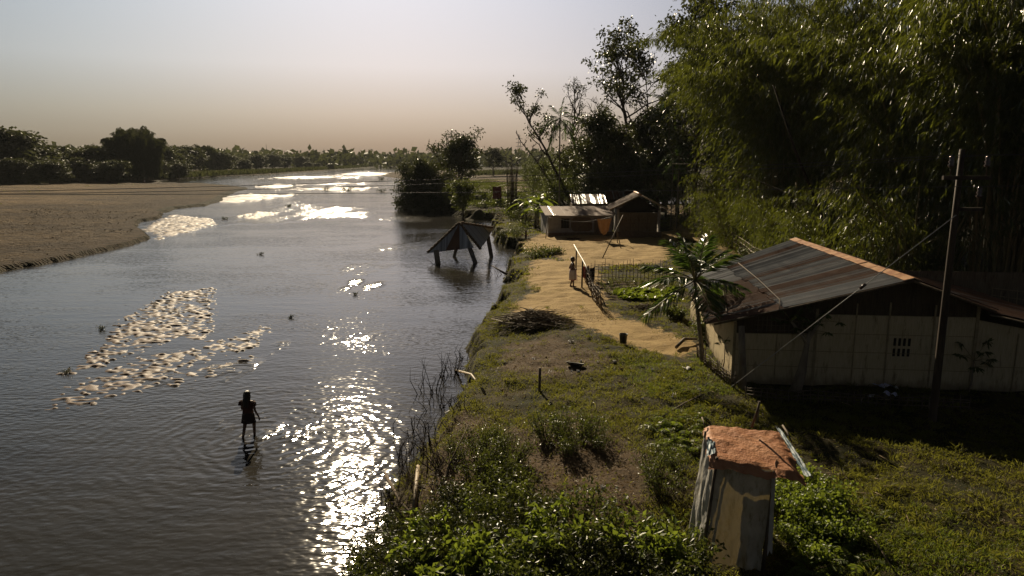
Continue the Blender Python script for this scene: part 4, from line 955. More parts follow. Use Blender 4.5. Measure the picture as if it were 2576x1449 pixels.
sheet('back_sheet', [lp(1800, 1118, 13.0), lp(1960, 1135, 13.0), lp(1785, 1300, 13.0), lp(1925, 1320, 13.0)], 30, 40, 'sheet_white', .04, 5, lt_, 3)
sheet('right_sheet', [lp(1946, 1185, 11.92), lp(1958, 1110, 12.95), lp(1935, 1395, 11.95), lp(1940, 1330, 12.9)], 20, 50, 'sheet_white', .03, 6, lt_, 3)
sheet('flap', [lp(1940, 1190, 11.86), lp(1952, 1195, 11.9), lp(1930, 1398, 11.86), lp(1942, 1390, 11.9)], 8, 40, 'sheet_white', .02, 7, lt_, 3)
rf = sheet('roof', [lp(1772, 1068, 13.35), lp(1968, 1085, 13.3), lp(1783, 1160, 11.8), lp(2030, 1200, 11.75)], 120, 100, 'tarp', .026, 8, lt_, 5, .0, lambda u, v: -.05 * np.sin(math.pi * u) * v - .07 * ss(.86, 1, v) * (.15 + 1.5 * fbm(u * 7, u * 0 + 3, 77)) - .06 * ss(.08, 0, u) - .14 * ss(.88, 1, u) * v * (.3 + 1.4 * fbm(v * 6, v * 0, 78)) + .05 * (fbm(u * 2.5, v * 2.5, 79) - .5), crump=.085)
hm = sheet('hem', [lp(1952, 1074, 13.38), lp(1964, 1080, 13.34), lp(2026, 1196, 11.74), lp(2044, 1200, 11.72)], 14, 60, 'blue', .06, 11, lt_, 4, .0, None, .02)
sheet('folded_corner', [lp(1780, 1098, 12.7), lp(1800, 1112, 12.6), lp(1776, 1148, 12.0), lp(1798, 1140, 12.1)], 16, 20, 'blue', .03, 12, lt_, 5)
for a, b, r in (((1759, 1440, 11.94), (1803, 1150, 11.98), .034), ((1728, 1402, 12.6), (1774, 1085, 12.8), .028), ((1917, 1440, 11.86), (1945, 1200, 11.95), .036), ((1925, 1330, 13.0), (1958, 1120, 13.0), .03),
                ((1740, 1428, 12.2), (1742, 1380, 12.3), .02), ((1765, 1050, 13.5), (1772, 1075, 13.2), .016), ((1890, 1075, 13.2), (1911, 1010, 13.2), .027), ((1968, 1070, 13.4), (1990, 1110, 12.9), .02)):
    mb = MB(); A_, B_ = Vector(lp(*a)), Vector(lp(*b)); mb.tube([A_, A_ * .5 + B_ * .5 + Vector((.01, 0, .01)), B_], [r, r * .95, r * .85], 8); mb.build('pole', M['bamboo_old'], lt_)

# ------------------------------------------------------------------ power pole and lines
pz = tz(11.75, 18.9)
pole = thing('power_pole', 'tall rusty power pole with insulators in front of the big shed', 'power pole', (11.75, 18.9, pz))
M['pole'] = mat_basic('pole steel', (.035, .024, .016), (.075, .055, .038), .75, 3, .1, (1, 1, .15))
mb = MB(); mb.lathe([(.105, -.3), (.10, 2.5), (.085, 5), (.068, 7.45), (0, 7.46)], 14); mb.build('shaft', M['pole'], pole)
M['porcelain'] = mat_basic('brown porcelain', (.06, .04, .035), (.09, .06, .05), .2, 4, 0, None, .6)
mb = MB(); mb.box((.12, -.12, 6.72), (1.25, .08, .10)); mb.build('crossarm', M['pole'], pole)
mb = MB(); mb.box((.32, -.12, 5.9), (.6, .07, .09)); mb.build('crossarm', M['pole'], pole)
for x, z in ((-.32, 6.77), (.62, 6.77), (.5, 5.98)):
    mb = MB(); mb.lathe([(.012, 0), (.012, .22), (.05, .22), (.085, .27), (.04, .31), (.08, .36), (.04, .40), (.07, .46), (.03, .52), (0, .53)], 14, (x, -.12, z)); mb.build('insulator', M['porcelain'], pole)
M['wire'] = mat_basic('aluminium wire', (.06, .06, .06), (.10, .10, .10), .5, 3, 0)
WL = [((-.32, 7.30), (585, 469), (0, 479), 'upper power wire crossing the river from the pole crossarm'), ((.62, 7.30), (585, 473), (0, 484), 'middle power wire crossing the river, ending on the outer insulator'), ((.5, 6.5), (585, 489), (0, 487), 'lowest power wire crossing the river, ending on the single lower insulator')]
for i, ((dx, dz), m1, m0, lab) in enumerate(WL):
    a = Vector((11.75 + dx, 18.78, pz + dz)); b = aty(m1[0], [468, 478, 488][i], 20); c = aty(-400, [487, 489, 490][i], 21)
    far = Vector((26, 18.0, a.z + .15))
    pts = []
    for k in range(25):      # hanging curve through pole, mid-river point and beyond
        x = a.x + (c.x - a.x) * k / 24; f1 = (x - b.x) * (x - c.x) / ((a.x - b.x) * (a.x - c.x)); f2 = (x - a.x) * (x - c.x) / ((b.x - a.x) * (b.x - c.x)); f3 = (x - a.x) * (x - b.x) / ((c.x - a.x) * (c.x - b.x))
        pts.append(a * f1 + b * f2 + c * f3)
    mb = MB(); mb.tube([far] + pts, .0085, 5); o = mb.build('power_wire', M['wire']); tag(o, lab, 'wire')
M['guy'] = mat_basic('galvanised guy wire', (.30, .30, .30), (.42, .42, .42), .5, 3, 0)
gy = thing('guy_wire', 'pale guy wire slanting from the power pole down past the shed wall', 'wire', (6.95, 21.75, tz(6.95, 21.75)))
mb = MB(); tp = Vector((11.72, 18.8, pz + 5.75)) - gy.location; mb.tube([(0, 0, 0), tp], .011, 5); mb.build('strand', M['guy'], gy)
mb = MB(); mb.tube([tp * .62, tp * .645], .045, 8); mb.build('insulator', M['porcelain'], gy)

# ------------------------------------------------------------------ fences, rails, posts
def lattice_fence(label, pts, h, step, rails, mat='bamboo_old', r=.014, group=None, seed=1, jit=.06, name='bamboo_fence'):
    q = random.Random(seed); base = Vector((pts[0][0], pts[0][1], tz(pts[0][0], pts[0][1]))); t = thing(name, label, 'fence', base, 0, group)
    seg = []; tot = 0
    for i in range(len(pts) - 1): Ls = (Vector(pts[i + 1]) - Vector(pts[i])).length; seg.append((tot, Ls)); tot += Ls
    def pos(s):
        for i, (s0, Ls) in enumerate(seg):
            if s <= s0 + Ls or i == len(seg) - 1:
                v = Vector(pts[i]).lerp(Vector(pts[i + 1]), (s - s0) / Ls); return Vector((v.x, v.y, tz(v.x, v.y)))
    n = int(tot / step)
    for k in range(n + 1):
        p = pos(tot * k / n) - base; hh = h * q.uniform(.8, 1.15); mb = MB(); mb.tube([p + Vector((0, 0, -.1)), p + Vector((q.uniform(-jit, jit), q.uniform(-jit, jit), hh))], [r * 1.2, r * .8], 5); mb.build('picket', M[mat], t)
    for z in rails:
        mb = MB(); mb.tube([pos(tot * k / 10) - base + Vector((0, -.02, z * h + q.uniform(-.03, .03))) for k in range(11)], r, 5); mb.build('rail', M[mat], t)
    return t
lattice_fence('sparse bamboo lattice fence behind the garden bed', [(4.75, 42.3), (7.0, 42.5), (9.3, 42.2)], 1.15, .21, (.12, .5, .78), 'bamboo_old', .018, seed=3)
rag = lattice_fence('sagging bamboo fence with rags leaning along the yard path', [(4.35, 41.5), (4.35, 38.5), (4.2, 36.2), (4.35, 33.3)], .95, .22, (.2, .45, .7, .9), 'bamboo_old', .017, seed=4, jit=.22)
lattice_fence('long bamboo fence between path and grove', [(18.2, 74), (18.6, 64), (17.6, 55), (16.6, 48), (16.2, 43)], 1.3, .42, (.2, .45, .7, .95), 'bamboo_dry', .022, seed=5)
lattice_fence('bamboo lattice fence beyond the shed extension', [(17.5, 34.5), (21, 31.0), (24.5, 28.0)], 1.6, .3, (.15, .35, .55, .75, .95), 'bamboo_dry', .016, seed=6)
lattice_fence('low broken stick fence along the shaded foot of the shed', [(7.2, 20.9), (9.0, 20.4), (11.2, 20.1), (13.2, 19.6)], .42, .2, (.3, .6, .85), 'bamboo_old', .015, seed=7)
lattice_fence('low woven stick fence running past the palm to the guy wire', [(6.9, 25.6), (6.75, 24.0), (6.9, 22.6), (7.1, 21.6)], .55, .12, (.2, .4, .6, .8), 'bamboo_old', .014, seed=8, jit=.12)
lattice_fence('short paling fence left of the white house', [(2.55, 72.5), (3.6, 72.0)], 1.7, .2, (.3, .7), 'bamboo_old', .025, seed=9)
# white handrail pole on two posts
hr = thing('handrail', 'whitened bamboo rail on two posts beside the standing man', 'rail', (3.95, 39.5, 1.2))
for (x, y) in ((3.95, 39.6), (4.02, 44.3)):
    mb = MB(); mb.tube([(x - 3.95, y - 39.5, -.2), (x - 3.93, y - 39.5, 1.62)], [.05, .045], 8); mb.build('post', M['wood'], hr)
M['white_pole'] = mat_basic('pale peeled bamboo', (.55, .52, .46), (.68, .65, .58), .5, 4, .1)
mb = MB(); mb.tube([(.12, -2.6, 1.22), (.06, -1, 1.5), (.0, .1, 1.66), (.03, 2.5, 1.66), (.0, 5.6, 1.82)], [.04, .038, .036, .034, .03], 7); mb.build('pole', M['white_pole'], hr)
M['red_cloth'] = mat_basic('faded red cloth', (.20, .045, .05), (.30, .09, .09), .9, 6, .2)
M['dark_cloth'] = mat_basic('dark cloth', (.02, .018, .022), (.045, .04, .045), .9, 6, .2)
def cloth(name, label, cat, mat, loc, wdt, h, seed, rz=0, pin=.0):
    rng = np.random.default_rng(seed); u, v = np.meshgrid(np.linspace(0, 1, 26), np.linspace(0, 1, 26))
    x = (u - .5) * wdt * (1 - pin * v); y = .05 * np.sin(u * 17 + seed) * (.3 + v) + (fbm(u * 3, v * 3, seed) - .5) * .2 * v; z = -v * h * (1 - .25 * np.abs(u - .5) * 2 * (seed % 2)) - .06 * np.sin(math.pi * u)
    o = grid_obj(name, x, y, z, M[mat]); o.location = loc; o.rotation_euler = (0, 0, rz); return tag(o, label, cat)
cloth('rag', 'dark red rag hung over the end of the sagging fence', 'cloth', 'red_cloth', (4.3, 41.2, 2.25), .45, .75, 3)
cloth('rag', 'blackish cloth draped on the sagging fence beside the red rag', 'cloth', 'dark_cloth', (4.55, 40.9, 2.2), .5, .9, 4)
# clothes line in front of the houses
M['tan_cloth'] = mat_basic('tan orange cloth', (.42, .22, .10), (.55, .32, .16), .85, 5, .2)
ca = onground(1372, 600); cb = onground(1553, 612)
for nm, p, lean_, hh, lab in (('bamboo_pole', ca, (.25, .1), 2.1, 'bamboo prop leaning before the left end of the white house'), ('clothes_post', cb, (-.2, .3), 2.6, 'bamboo clothes post standing in the yard before the gable house')):
    mb = MB(); mb.tube([(0, 0, -.1), (lean_[0], lean_[1], hh)], [.04, .03], 6); o = mb.build(nm, M['bamboo_old']); o.location = p; tag(o, lab, 'post')
for (u, v, dx, dy, hh, lab) in ((1515, 648, 1.9, 3.0, 2.9, 'long bamboo prop slanting up to the clothes post from the left'), (1562, 625, -.45, .4, 1.9, 'short forked stick beside the clothes post')):
    p = onground(u, v); mb = MB(); mb.tube([(0, 0, -.05), (dx, dy, hh)], [.04, .03], 6); o = mb.build('bamboo_prop', M['bamboo_old']); o.location = p; tag(o, lab, 'pole')
la = ca + Vector((.25, .1, 2.0)); lb = cb + Vector((-.2, .3, 2.4))
mb = MB(); mb.tube([la.lerp(lb, k / 12) + Vector((0, 0, -.5 * math.sin(math.pi * k / 12))) for k in range(13)], .008, 4); o = mb.build('clothes_line', M['wire']); tag(o, 'thin clothes line sagging between two bamboo posts', 'line')
cp = la.lerp(lb, .84) + Vector((0, 0, -.24)); cloth('cloth', 'tan orange cloth drying on the clothes line before the gable house', 'cloth', 'tan_cloth', cp, 1.35, 1.45, 5, .2, .35)
p = aty(1250, 470, 112); mb = MB(); mb.tube([(-1.2, 0, -1.9), (-.1, 0, .0), (1.2, 0, .35), (3.5, .5, 1.2)], .025, 4); o = mb.build('drying_line', M['wire']); o.location = p; tag(o, 'thin drying line in the open field', 'line')
cloth('cloth', 'dull pink cloth hanging out in the open field', 'cloth', 'red_cloth', (p.x, p.y, p.z + .05), 1.5, 1.9, 6, .5)
# lone stakes
for (u, v, h, r, lab, mt) in ((1356, 985, .78, .045, 'short dark stake standing alone in the trodden grass', 'wood'), (692 + 630, 600, .8, .1, 'thick dark stump post on the bank edge across the yard', 'wood'), (1903, 1062, .62, .035, 'bamboo stake behind the latrine roof', 'bamboo_dry'), (2255 + 0, 800, .1, .02, '', '')):
    if not lab: continue
    p = onground(u, v); mb = MB(); mb.tube([(0, 0, -.2), (.02, 0, h)], [r, r * .95], 8); o = mb.build('stake', M[mt]); o.location = p; tag(o, lab, 'stake')
for i, (x, y, z1, lab) in enumerate(((7.1, 21.9, 2.0, 'bare trunk post at the near corner of the big shed'),)):
    z = tz(x, y); mb = MB(); mb.tube([(0.06, -.1, -.1), (.02, 0, .9), (-.06, 0, z1)], [.14, .12, .10], 10); o = mb.build('trunk_post', M['bark_pale']); o.location = (x + .2, y - .05, z); tag(o, lab, 'post')

# ------------------------------------------------------------------ palm, papayas, garden
palm('areca_palm', 'young palm with feathery fronds in front of the big shed roof', aty(1748, 705, 24.6), (6.82, 24.55, 1.1), L=1.75, count=19, seed=8, r=.08, leaflet=.70, wd=.055, nl=32, updeg=(88, -36), DROOP=.22, hang=.10)
papaya('papaya tree with thin forked top growing before the shed wall', onground(2000, 985), 1.95, (.35, .1), 3, .62, 7, r=.15, fork=2)
papaya('dim papaya sapling in the shade before the shed extension', onground(2435, 985), 1.0, (.05, 0), 4, .75, 9, r=.03)
papaya('little papaya seedling at the shed corner by the trunk post', onground(1815, 935), 1.0, (.05, 0), 5, .4, 6, r=.02)
veg = thing('leafy_vegetable', 'bright green leafy vegetable in the sunlit garden bed', 'vegetable', (5, 36, 1.2), 0, 'leafy vegetables in the garden bed')
rng = np.random.default_rng(9); V_ = []; F_ = []
mbv = MB()
for k in range(11):
    az = k * 2.4; el = R(75 - k * 5); d = Vector((math.cos(az) * math.cos(el), math.sin(az) * math.cos(el), math.sin(el))); sd = Vector((-math.sin(az), math.cos(az), 0)); L = .3 * (.8 + .5 * rng.random())
    pts = [d * L * t + Vector((0, 0, -.1 * t * t)) for t in (0, .4, .75, 1)]; ws = [.01, .09, .10, .02]
    vs = []
    for p, w_ in zip(pts, ws): vs += [p - sd * w_, p + Vector((0, 0, -.02)), p + sd * w_]
    mbv.add(vs, [(i * 3 + j, i * 3 + j + 1, i * 3 + j + 4, i * 3 + j + 3) for i in range(3) for j in range(2)])
mbv.build('leaves', M['leaf_bright'], veg)
BED = W([(1535, 733), (1600, 731), (1700, 735), (1712, 757), (1640, 757), (1560, 750)])
q = random.Random(12); cnt = 0
while cnt < 150:
    x = q.uniform(4.5, 9.5); y = q.uniform(35.5, 39.6)
    if not bool(inside(np.array([x]), np.array([y]), BED)[0]): continue
    if cnt == 0: veg.location = (x, y, tz(x, y))
    else: dup(veg, (x, y, tz(x, y)), q.uniform(0, 6), q.uniform(.7, 1.35))
    cnt += 1
M['soil'] = mat_basic('dark garden soil', (.055, .04, .024), (.10, .07, .04), .95, 3, .5, None, .1, 0, 'Object', 14)
xb, yb_ = np.meshgrid(np.linspace(4.7, 9.4, 60), np.linspace(36.0, 41.8, 80)); zb_ = terrain(xb, yb_)[0] + .02 + .05 * np.sin(yb_ * 7.5) * 1 + (fbm(xb * 3, yb_ * 3, 5) - .5) * .06
edge_ = np.minimum(np.minimum(xb - 4.7, 9.4 - xb), np.minimum(yb_ - 36, 41.8 - yb_)); zb_ -= .2 * ss(.4, 0, edge_)
o = grid_obj('garden_soil', xb, yb_, zb_, M['soil']); tag(o, kind='structure')
sd_ = shrub('seedling', 'thin seedling in the dug garden rows behind the leafy bed', 'seedling', .14, .3, 61, .12, .03, 26, 'leaf_mid', 3, 'seedlings in the garden rows')
cnt = 0
for row in range(5):
    for k in range(9):
        x = 5.1 + k * .5 + q.uniform(-.1, .1); y = 37.6 + row * .85 + q.uniform(-.08, .08)
        if cnt == 0: sd_.location = (x, y, 1.24)
        else: dup(sd_, (x, y, tz(x, y) + .04), q.uniform(0, 6), q.uniform(.7, 1.2))
        cnt += 1

# ------------------------------------------------------------------ people
def mat_skin(name, c):
    m = mat_basic(name, c, tuple(x * 1.25 for x in c), .5, 8, 0, None, .4); return m
M['skin'] = mat_skin('brown skin', (.10, .052, .032)); M['hair'] = mat_basic('black hair', (.008, .006, .005), (.018, .013, .01), .45, 20, .3, (4, 4, .4), .5)
def capsules(name, caps, mat, parent, voxel=.009):
    mb = MB()
    for c in caps:
        p0, r0, p1, r1 = Vector(c[0]), c[1], Vector(c[2]), c[3]; d = (p1 - p0); L = d.length; d = d.normalized() if L > 1e-6 else Vector((0, 0, 1))
        pts = [p0 - d * r0 * k for k in (.985, .8, .5)] + [p0, p1] + [p1 + d * r1 * k for k in (.5, .8, .985)]
        mb.tube(pts, [r0 * .17, r0 * .6, r0 * .866, r0, r1, r1 * .866, r1 * .6, r1 * .17], 14)
    o = mb.build(name, mat, parent)
    md = o.modifiers.new('remesh', 'REMESH'); md.mode = 'VOXEL'; md.voxel_size = voxel; md.use_smooth_shade = True
    sm = o.modifiers.new('smooth', 'SMOOTH'); sm.factor = .5; sm.iterations = 2
    dg = bpy.context.evaluated_depsgraph_get(); me = bpy.data.meshes.new_from_object(o.evaluated_get(dg)); me.name = name
    o.modifiers.clear(); o.data = me
    return o
def loft(name, rings, mat, parent, n=28, wav=0, thick=.006):
    V = []; F = []
    for i, (c, rx, ry) in enumerate(rings):
        for k in range(n):
            a = 2 * math.pi * k / n; w_ = 1 + wav * math.sin(a * 7 + i * .3) * i / len(rings); V.append((c[0] + rx * w_ * math.cos(a), c[1] + ry * w_ * math.sin(a), c[2]))
    for i in range(len(rings) - 1):
        for k in range(n): F.append((i * n + k, i * n + (k + 1) % n, (i + 1) * n + (k + 1) % n, (i + 1) * n + k))
    mb = MB(); mb.add(V, F, True); o = mb.build(name, mat, parent); s_ = o.modifiers.new('solid', 'SOLIDIFY'); s_.thickness = thick; return o
def hand(wr, d, palm_n, s, side):
    """five separate bent fingers and a thumb on a palm; d along the hand, palm_n out of the palm"""
    d = Vector(d).normalized(); nn = Vector(palm_n); nn = (nn - d * nn.dot(d)).normalized(); x = d.cross(nn) * side; wr = Vector(wr); out = []
    pe = wr + d * .075 * s
    out += [(wr, .02 * s, pe + x * .012 * s, .024 * s), (wr, .02 * s, pe - x * .018 * s, .022 * s)]
    for k, L in enumerate((.068, .078, .072, .056)):
        b = pe + x * (.031 - .021 * k) * s; k1 = b + (d + nn * .25).normalized() * L * .55 * s; k2 = k1 + (d + nn * .9).normalized() * L * .5 * s
        out += [(b, .0092 * s, k1, .0085 * s), (k1, .0085 * s, k2, .007 * s)]
    tb = wr + d * .025 * s + x * .026 * s; t1 = tb + (d * .6 + x * .75 + nn * .3).normalized() * .036 * s; t2 = t1 + (d + x * .25 + nn * .4).normalized() * .03 * s
    return out + [(tb, .012 * s, t1, .0105 * s), (t1, .0105 * s, t2, .008 * s)]
def head(c, f, r):
    c = Vector(c); f = Vector(f).normalized(); x = f.cross(Vector((0, 0, 1))); u = Vector((0, 0, 1)); o = []
    o.append((c + u * r * .15 - f * r * .12, r * .92, c + u * r * .2 + f * r * .1, r * .86)); o.append((c - u * r * .45 + f * r * .32, r * .6, c - u * r * .75 + f * r * .42, r * .44))
    o.append((c + f * r * .92 + u * r * .05, r * .09, c + f * r * 1.08 - u * r * .2, r * .15))
    for s in (-1, 1): o += [(c + x * s * r * .88 - u * r * .1, r * .13, c + x * s * r * .92 + u * r * .15, r * .14), (c + f * r * .78 + x * s * r * .34 + u * r * .08, r * .13, c + f * r * .8 + x * s * r * .38 + u * r * .08, r * .12)]
    o += [(c + f * r * .80 - u * r * .52 - x * r * .2, r * .10, c + f * r * .80 - u * r * .52 + x * r * .2, r * .10)]
    return o
# wading girl, 1.4 m, seen from behind, mid stride
def girl():
    k = 1.0
    hip = .74; sh = 1.10
    c = [((-.06, 0, .80), .10, (.06, 0, .80), .10), ((-.06, 0, .95), .085, (.06, 0, .95), .085), ((-.085, 0, 1.05), .08, (.085, 0, 1.05), .08), ((0, 0, .8), .115, (0, 0, 1.04), .105), ((0, -.005, 1.08), .05, (0, .01, 1.2), .043), ((-.14, 0, sh), .045, (.14, 0, sh), .045)]
    c += head((0, .02, 1.30), (.25, 1, -.12), .092)
    c += [((-.065, 0, .76), .082, (-.085, -.07, .42), .052), ((-.085, -.07, .42), .05, (-.10, -.20, .08), .033), ((-.10, -.20, .04), .035, (-.10, -.06, .0), .026)]
    c += [((.07, 0, .76), .082, (.10, .10, .43), .052), ((.10, .10, .43), .05, (.10, .09, .06), .033), ((.10, .09, .02), .035, (.11, .23, .0), .026)]
    c += [((.165, 0, sh - .01), .040, (.235, -.04, .86), .033), ((.235, -.04, .86), .032, (.295, .03, .66), .023)] + hand((.298, .035, .645), (.1, .12, -1), (-1, .2, 0), .8, 1)
    c += [((-.165, 0, sh - .01), .042, (-.195, .04, .87), .034), ((-.195, .04, .87), .032, (-.13, .21, .80), .023)] + hand((-.12, .225, .80), (.5, 1, .1), (.2, 0, -1), .8, -1)
    b = capsules('person', c, M['skin'], None, .0085)
    tag(b, 'girl in short skirt and blouse wading through the river, long hair down her back', 'person')
    M['blouse'] = mat_basic('dark red blouse', (.045, .018, .014), (.075, .03, .022), .85, 10, .2); M['skirt'] = mat_basic('dark skirt', (.022, .016, .016), (.045, .03, .028), .9, 10, .2)
    loft('blouse', [((0, 0, 1.145), .075, .06), ((0, 0, 1.125), .135, .08), ((0, 0, 1.05), .150, .108), ((0, 0, .95), .138, .108), ((0, 0, .86), .138, .115), ((0, 0, .78), .15, .12)], M['blouse'], b, 28, .02)
    for s in (-1, 1): loft('sleeve', [((s * .155, 0, 1.125), .05, .06), ((s * .185, -.005, 1.09), .062, .062), ((s * .205, -.015, 1.0), .06, .058)], M['blouse'], b, 14)
    loft('skirt', [((0, 0, .80), .145, .118), ((0, 0, .72), .165, .14), ((0, .0, .6), .18, .155), ((.0, 0, .50), .20, .175)], M['skirt'], b, 36, .06)
    capsules('hair', [((0, -.012, 1.325), .097, (0, .025, 1.33), .093), ((0, -.04, 1.30), .086, (0, -.075, 1.16), .075), ((-.03, -.085, 1.18), .06, (-.035, -.11, 1.0), .035), ((.035, -.085, 1.18), .06, (.04, -.11, .98), .03), ((-.07, -.01, 1.28), .045, (-.075, -.03, 1.15), .03), ((.07, -.01, 1.28), .045, (.075, -.03, 1.15), .03)], M['hair'], b, .01)
    return b
g_ = girl(); g_.location = (GIRL.x, GIRL.y, -.10); g_.rotation_euler = (0, 0, R(-8)); g_.scale = (1.09, 1.09, 1.09)
# bare chested man in a wrapped cloth, facing the fence
def man():
    c = [((-.08, 0, .92), .115, (.08, 0, .92), .115), ((-.08, 0, 1.08), .10, (.08, 0, 1.08), .10), ((-.11, .0, 1.24), .095, (.11, 0, 1.24), .095), ((0, 0, .9), .13, (0, 0, 1.24), .125), ((0, -.01, 1.3), .062, (0, .015, 1.43), .054), ((-.18, -.01, 1.30), .055, (.18, -.01, 1.30), .055)]
    c += head((0, .035, 1.53), (0, 1, -.08), .10)
    for s in (-1, 1):
        c += [((s * .085, 0, .86), .095, (s * .095, .03, .46), .06), ((s * .095, .03, .46), .06, (s * .10, -.02 + .06 * s, .08), .037), ((s * .10, -.03 + .06 * s, .045), .042, (s * .115, .13 + .06 * s, .03), .032)]
        c += [((s * .205, -.01, 1.28), .052, (s * .25, -.12, 1.02), .041), ((s * .25, -.12, 1.02), .04, (s * .13, .12, 1.0), .028)] + hand((s * .12, .135, 1.0), (-s * .4, 1, .05), (-s * .5, 0, -1), .95, s)
    b = capsules('person', c, M['skin'], None, .0095)
    tag(b, 'bare chested man in a pale wrapped cloth standing by the whitened rail', 'person')
    M['wrap'] = mat_basic('pale wrapped cloth', (.42, .36, .36), (.56, .50, .49), .9, 7, .25); M['wrap_red'] = mat_basic('red cloth border', (.36, .10, .11), (.48, .16, .16), .9, 7, .2)
    w_ = loft('wrap', [((0, 0, 1.0), .165, .14), ((0, 0, .9), .20, .165), ((0, .01, .7), .205, .19), ((0, .02, .5), .205, .2), ((0, .02, .44), .2, .195)], M['wrap'], b, 36, .04)
    loft('border', [((0, .02, .442), .204, .199), ((0, .02, .40), .2, .195)], M['wrap_red'], w_, 36, .04)
    loft('waistband', [((0, 0, 1.03), .168, .142), ((0, 0, .99), .172, .146)], M['wrap_red'], w_, 36)
    f = MB(); f.add([(-.05, .17, 1.0), (.07, .16, 1.0), (.10, .22, .7), (-.04, .235, .7), (.09, .26, .4), (-.01, .27, .32)], [(0, 1, 2, 3), (3, 2, 4, 5)]); o = f.build('cloth_end', M['wrap_red'], w_); s_ = o.modifiers.new('solid', 'SOLIDIFY'); s_.thickness = .012
    capsules('hair', [((0, -.015, 1.575), .105, (0, .03, 1.585), .098), ((0, -.05, 1.54), .085, (0, -.045, 1.47), .06)], M['hair'], b, .011)
    return b
m_ = man(); mp_ = onground(1439, 722); m_.location = mp_ + Vector((0, 0, .0)); m_.rotation_euler = (0, 0, R(-82)); m_.scale = (1.04, 1.04, 1.04)
f_ = dup(m_, at(364, 461, .55), R(120), 1.0, 'tiny distant figure standing on the far left sandbank'); f_.location.z = tz(f_.location.x, f_.location.y)

# ------------------------------------------------------------------ things lying on the bank
M['straw'] = mat_basic('straw stick', (.22, .16, .09), (.42, .33, .2), .8, 8, .1)
def pile(name, label, cat, c, n, r, h, L, seed, mats=('bamboo_old', 'bamboo_dry', 'twig')):
    q = random.Random(seed); t = thing(name, label, cat, c)
    for mi, mt in enumerate(mats):
        mb = MB()
        for k in range(n // len(mats)):
            a = q.gauss(.25, .5); x = q.gauss(0, r * .45); y = q.gauss(0, r * .32); z = max(.02, h * math.exp(-(x * x + y * y * 2) / (r * r * .5)) * q.random())
            l_ = L * q.uniform(.4, 1.1); d = Vector((math.cos(a), math.sin(a), q.gauss(0, .18))) * l_ / 2; p = Vector((x, y, z + .03)); mb.tube([p - d, p + d * .1 + Vector((0, 0, .03)), p + d], [.016, .014, .007], 4)
        mb.build('sticks', M[mt], t)
    return t
pile('brush_pile', 'big heap of dry sticks and palm stalks on the bank edge', 'brush pile', onground(1345, 812), 330, 1.5, .55, 1.5, 1)
pile('stick_heap', 'low dark heap of rubbish behind the leafy vegetable bed', 'heap', onground(1625, 778), 110, .8, .22, .6, 2, ('twig', 'bamboo_old'))
pile('stick_heap', 'scattered cut stems beside the path under the grove', 'heap', onground(1790, 600), 150, 1.6, .25, .8, 3, ('twig', 'bamboo_old'))
pile('stick_heap', 'flat scatter of twigs in the middle of the yard', 'heap', onground(1440, 603), 50, .8, .1, .8, 4, ('twig',))
M['bucket'] = mat_basic('galvanised bucket', (.10, .10, .085), (.17, .165, .14), .4, 5, .1, None, .5, .5)
bk = thing('bucket', 'dull metal bucket standing on the sandy path', 'bucket', onground(1567, 863))
mb = MB(); mb.lathe([(.0, .012), (.12, .012), (.125, 0), (.165, .36), (.172, .372), (.172, .38), (.158, .375), (.118, .03), (0, .03)], 22); mb.build('body', M['bucket'], bk)
mb = MB(); mb.tube([(.17 * math.cos(a), -.03 - .03 * math.sin(a), .36 - .10 * math.sin(a)) for a in np.linspace(0, math.pi, 9)], .005, 5); mb.build('handle', M['bucket'], bk)
M['black'] = mat_basic('sooty black iron', (.018, .018, .018), (.04, .038, .035), .45, 5, .1, None, .5)
mb = MB(); mb.lathe([(0, 0), (.12, .012), (.24, .07), (.325, .155), (.34, .165), (.325, .17), (.23, .085), (.11, .03), (0, .02)], 26); o = mb.build('basin', M['black']); o.location = onground(1445, 922, -.03); o.rotation_euler = (R(-14), R(8), 0); tag(o, 'round black basin lying tilted on the grass', 'basin')
M['litter'] = mat_basic('white litter', (.48, .47, .46), (.66, .65, .64), .7, 10, .2); M['litter_blue'] = mat_basic('bluish white litter', (.42, .44, .60), (.54, .56, .70), .7, 8, .2)
def scrap(label, p, s, seed, mat='litter', name='litter', group=None, cat='litter'):
    u, v = np.meshgrid(np.linspace(-1, 1, 12), np.linspace(-1, 1, 10)); rng = np.random.default_rng(seed)
    x = u * s * (1 + .3 * fbm(v * 2, u, seed)); y = v * s * .6 * (1 + .4 * fbm(u * 2 + 7, v, seed)); z = .02 + s * .55 * fbm(u * 1.6 + 3, v * 1.6, seed + 2) + .04 * np.sin(u * 5 + seed)
    o = grid_obj(name, x, y, z, M[mat]); o.location = p; o.rotation_euler = (0, 0, seed * 1.1); return tag(o, label, cat, group)
scrap('largest sheet of bluish white paper on the dark ground by the shed wall', onground(2222, 976), .26, 3, 'litter_blue', 'paper', cat='paper')
scrap('smaller scrap of bluish paper just in front of the largest one', onground(2238, 995), .16, 5, 'litter_blue', 'paper', cat='paper')
scrap('white plastic bag lying in the bright grass near the palm', onground(1728, 930), .14, 6, 'litter', 'plastic_bag', cat='bag')
scrap('white lump of cloth at the corner of the vegetable bed', onground(1542, 742), .26, 9, 'litter', 'cloth', cat='cloth')
scrap('white plastic scrap beside the brush pile', onground(1436, 862), .11, 11, 'litter', 'plastic_scrap', cat='scrap')
scrap('red plastic scrap under the bank stump across the yard', onground(1322, 596), .35, 12, 'red_cloth', 'plastic_scrap', cat='scrap')
scrap('white scrap in the grass behind the bucket line', onground(1545, 912), .08, 13, 'litter', 'plastic_scrap', cat='scrap')
scrap('pale scrap by the stump post in the near water weeds', onground(1128, 1040), .12, 14, 'litter', 'plastic_scrap', cat='scrap')
q = random.Random(44)
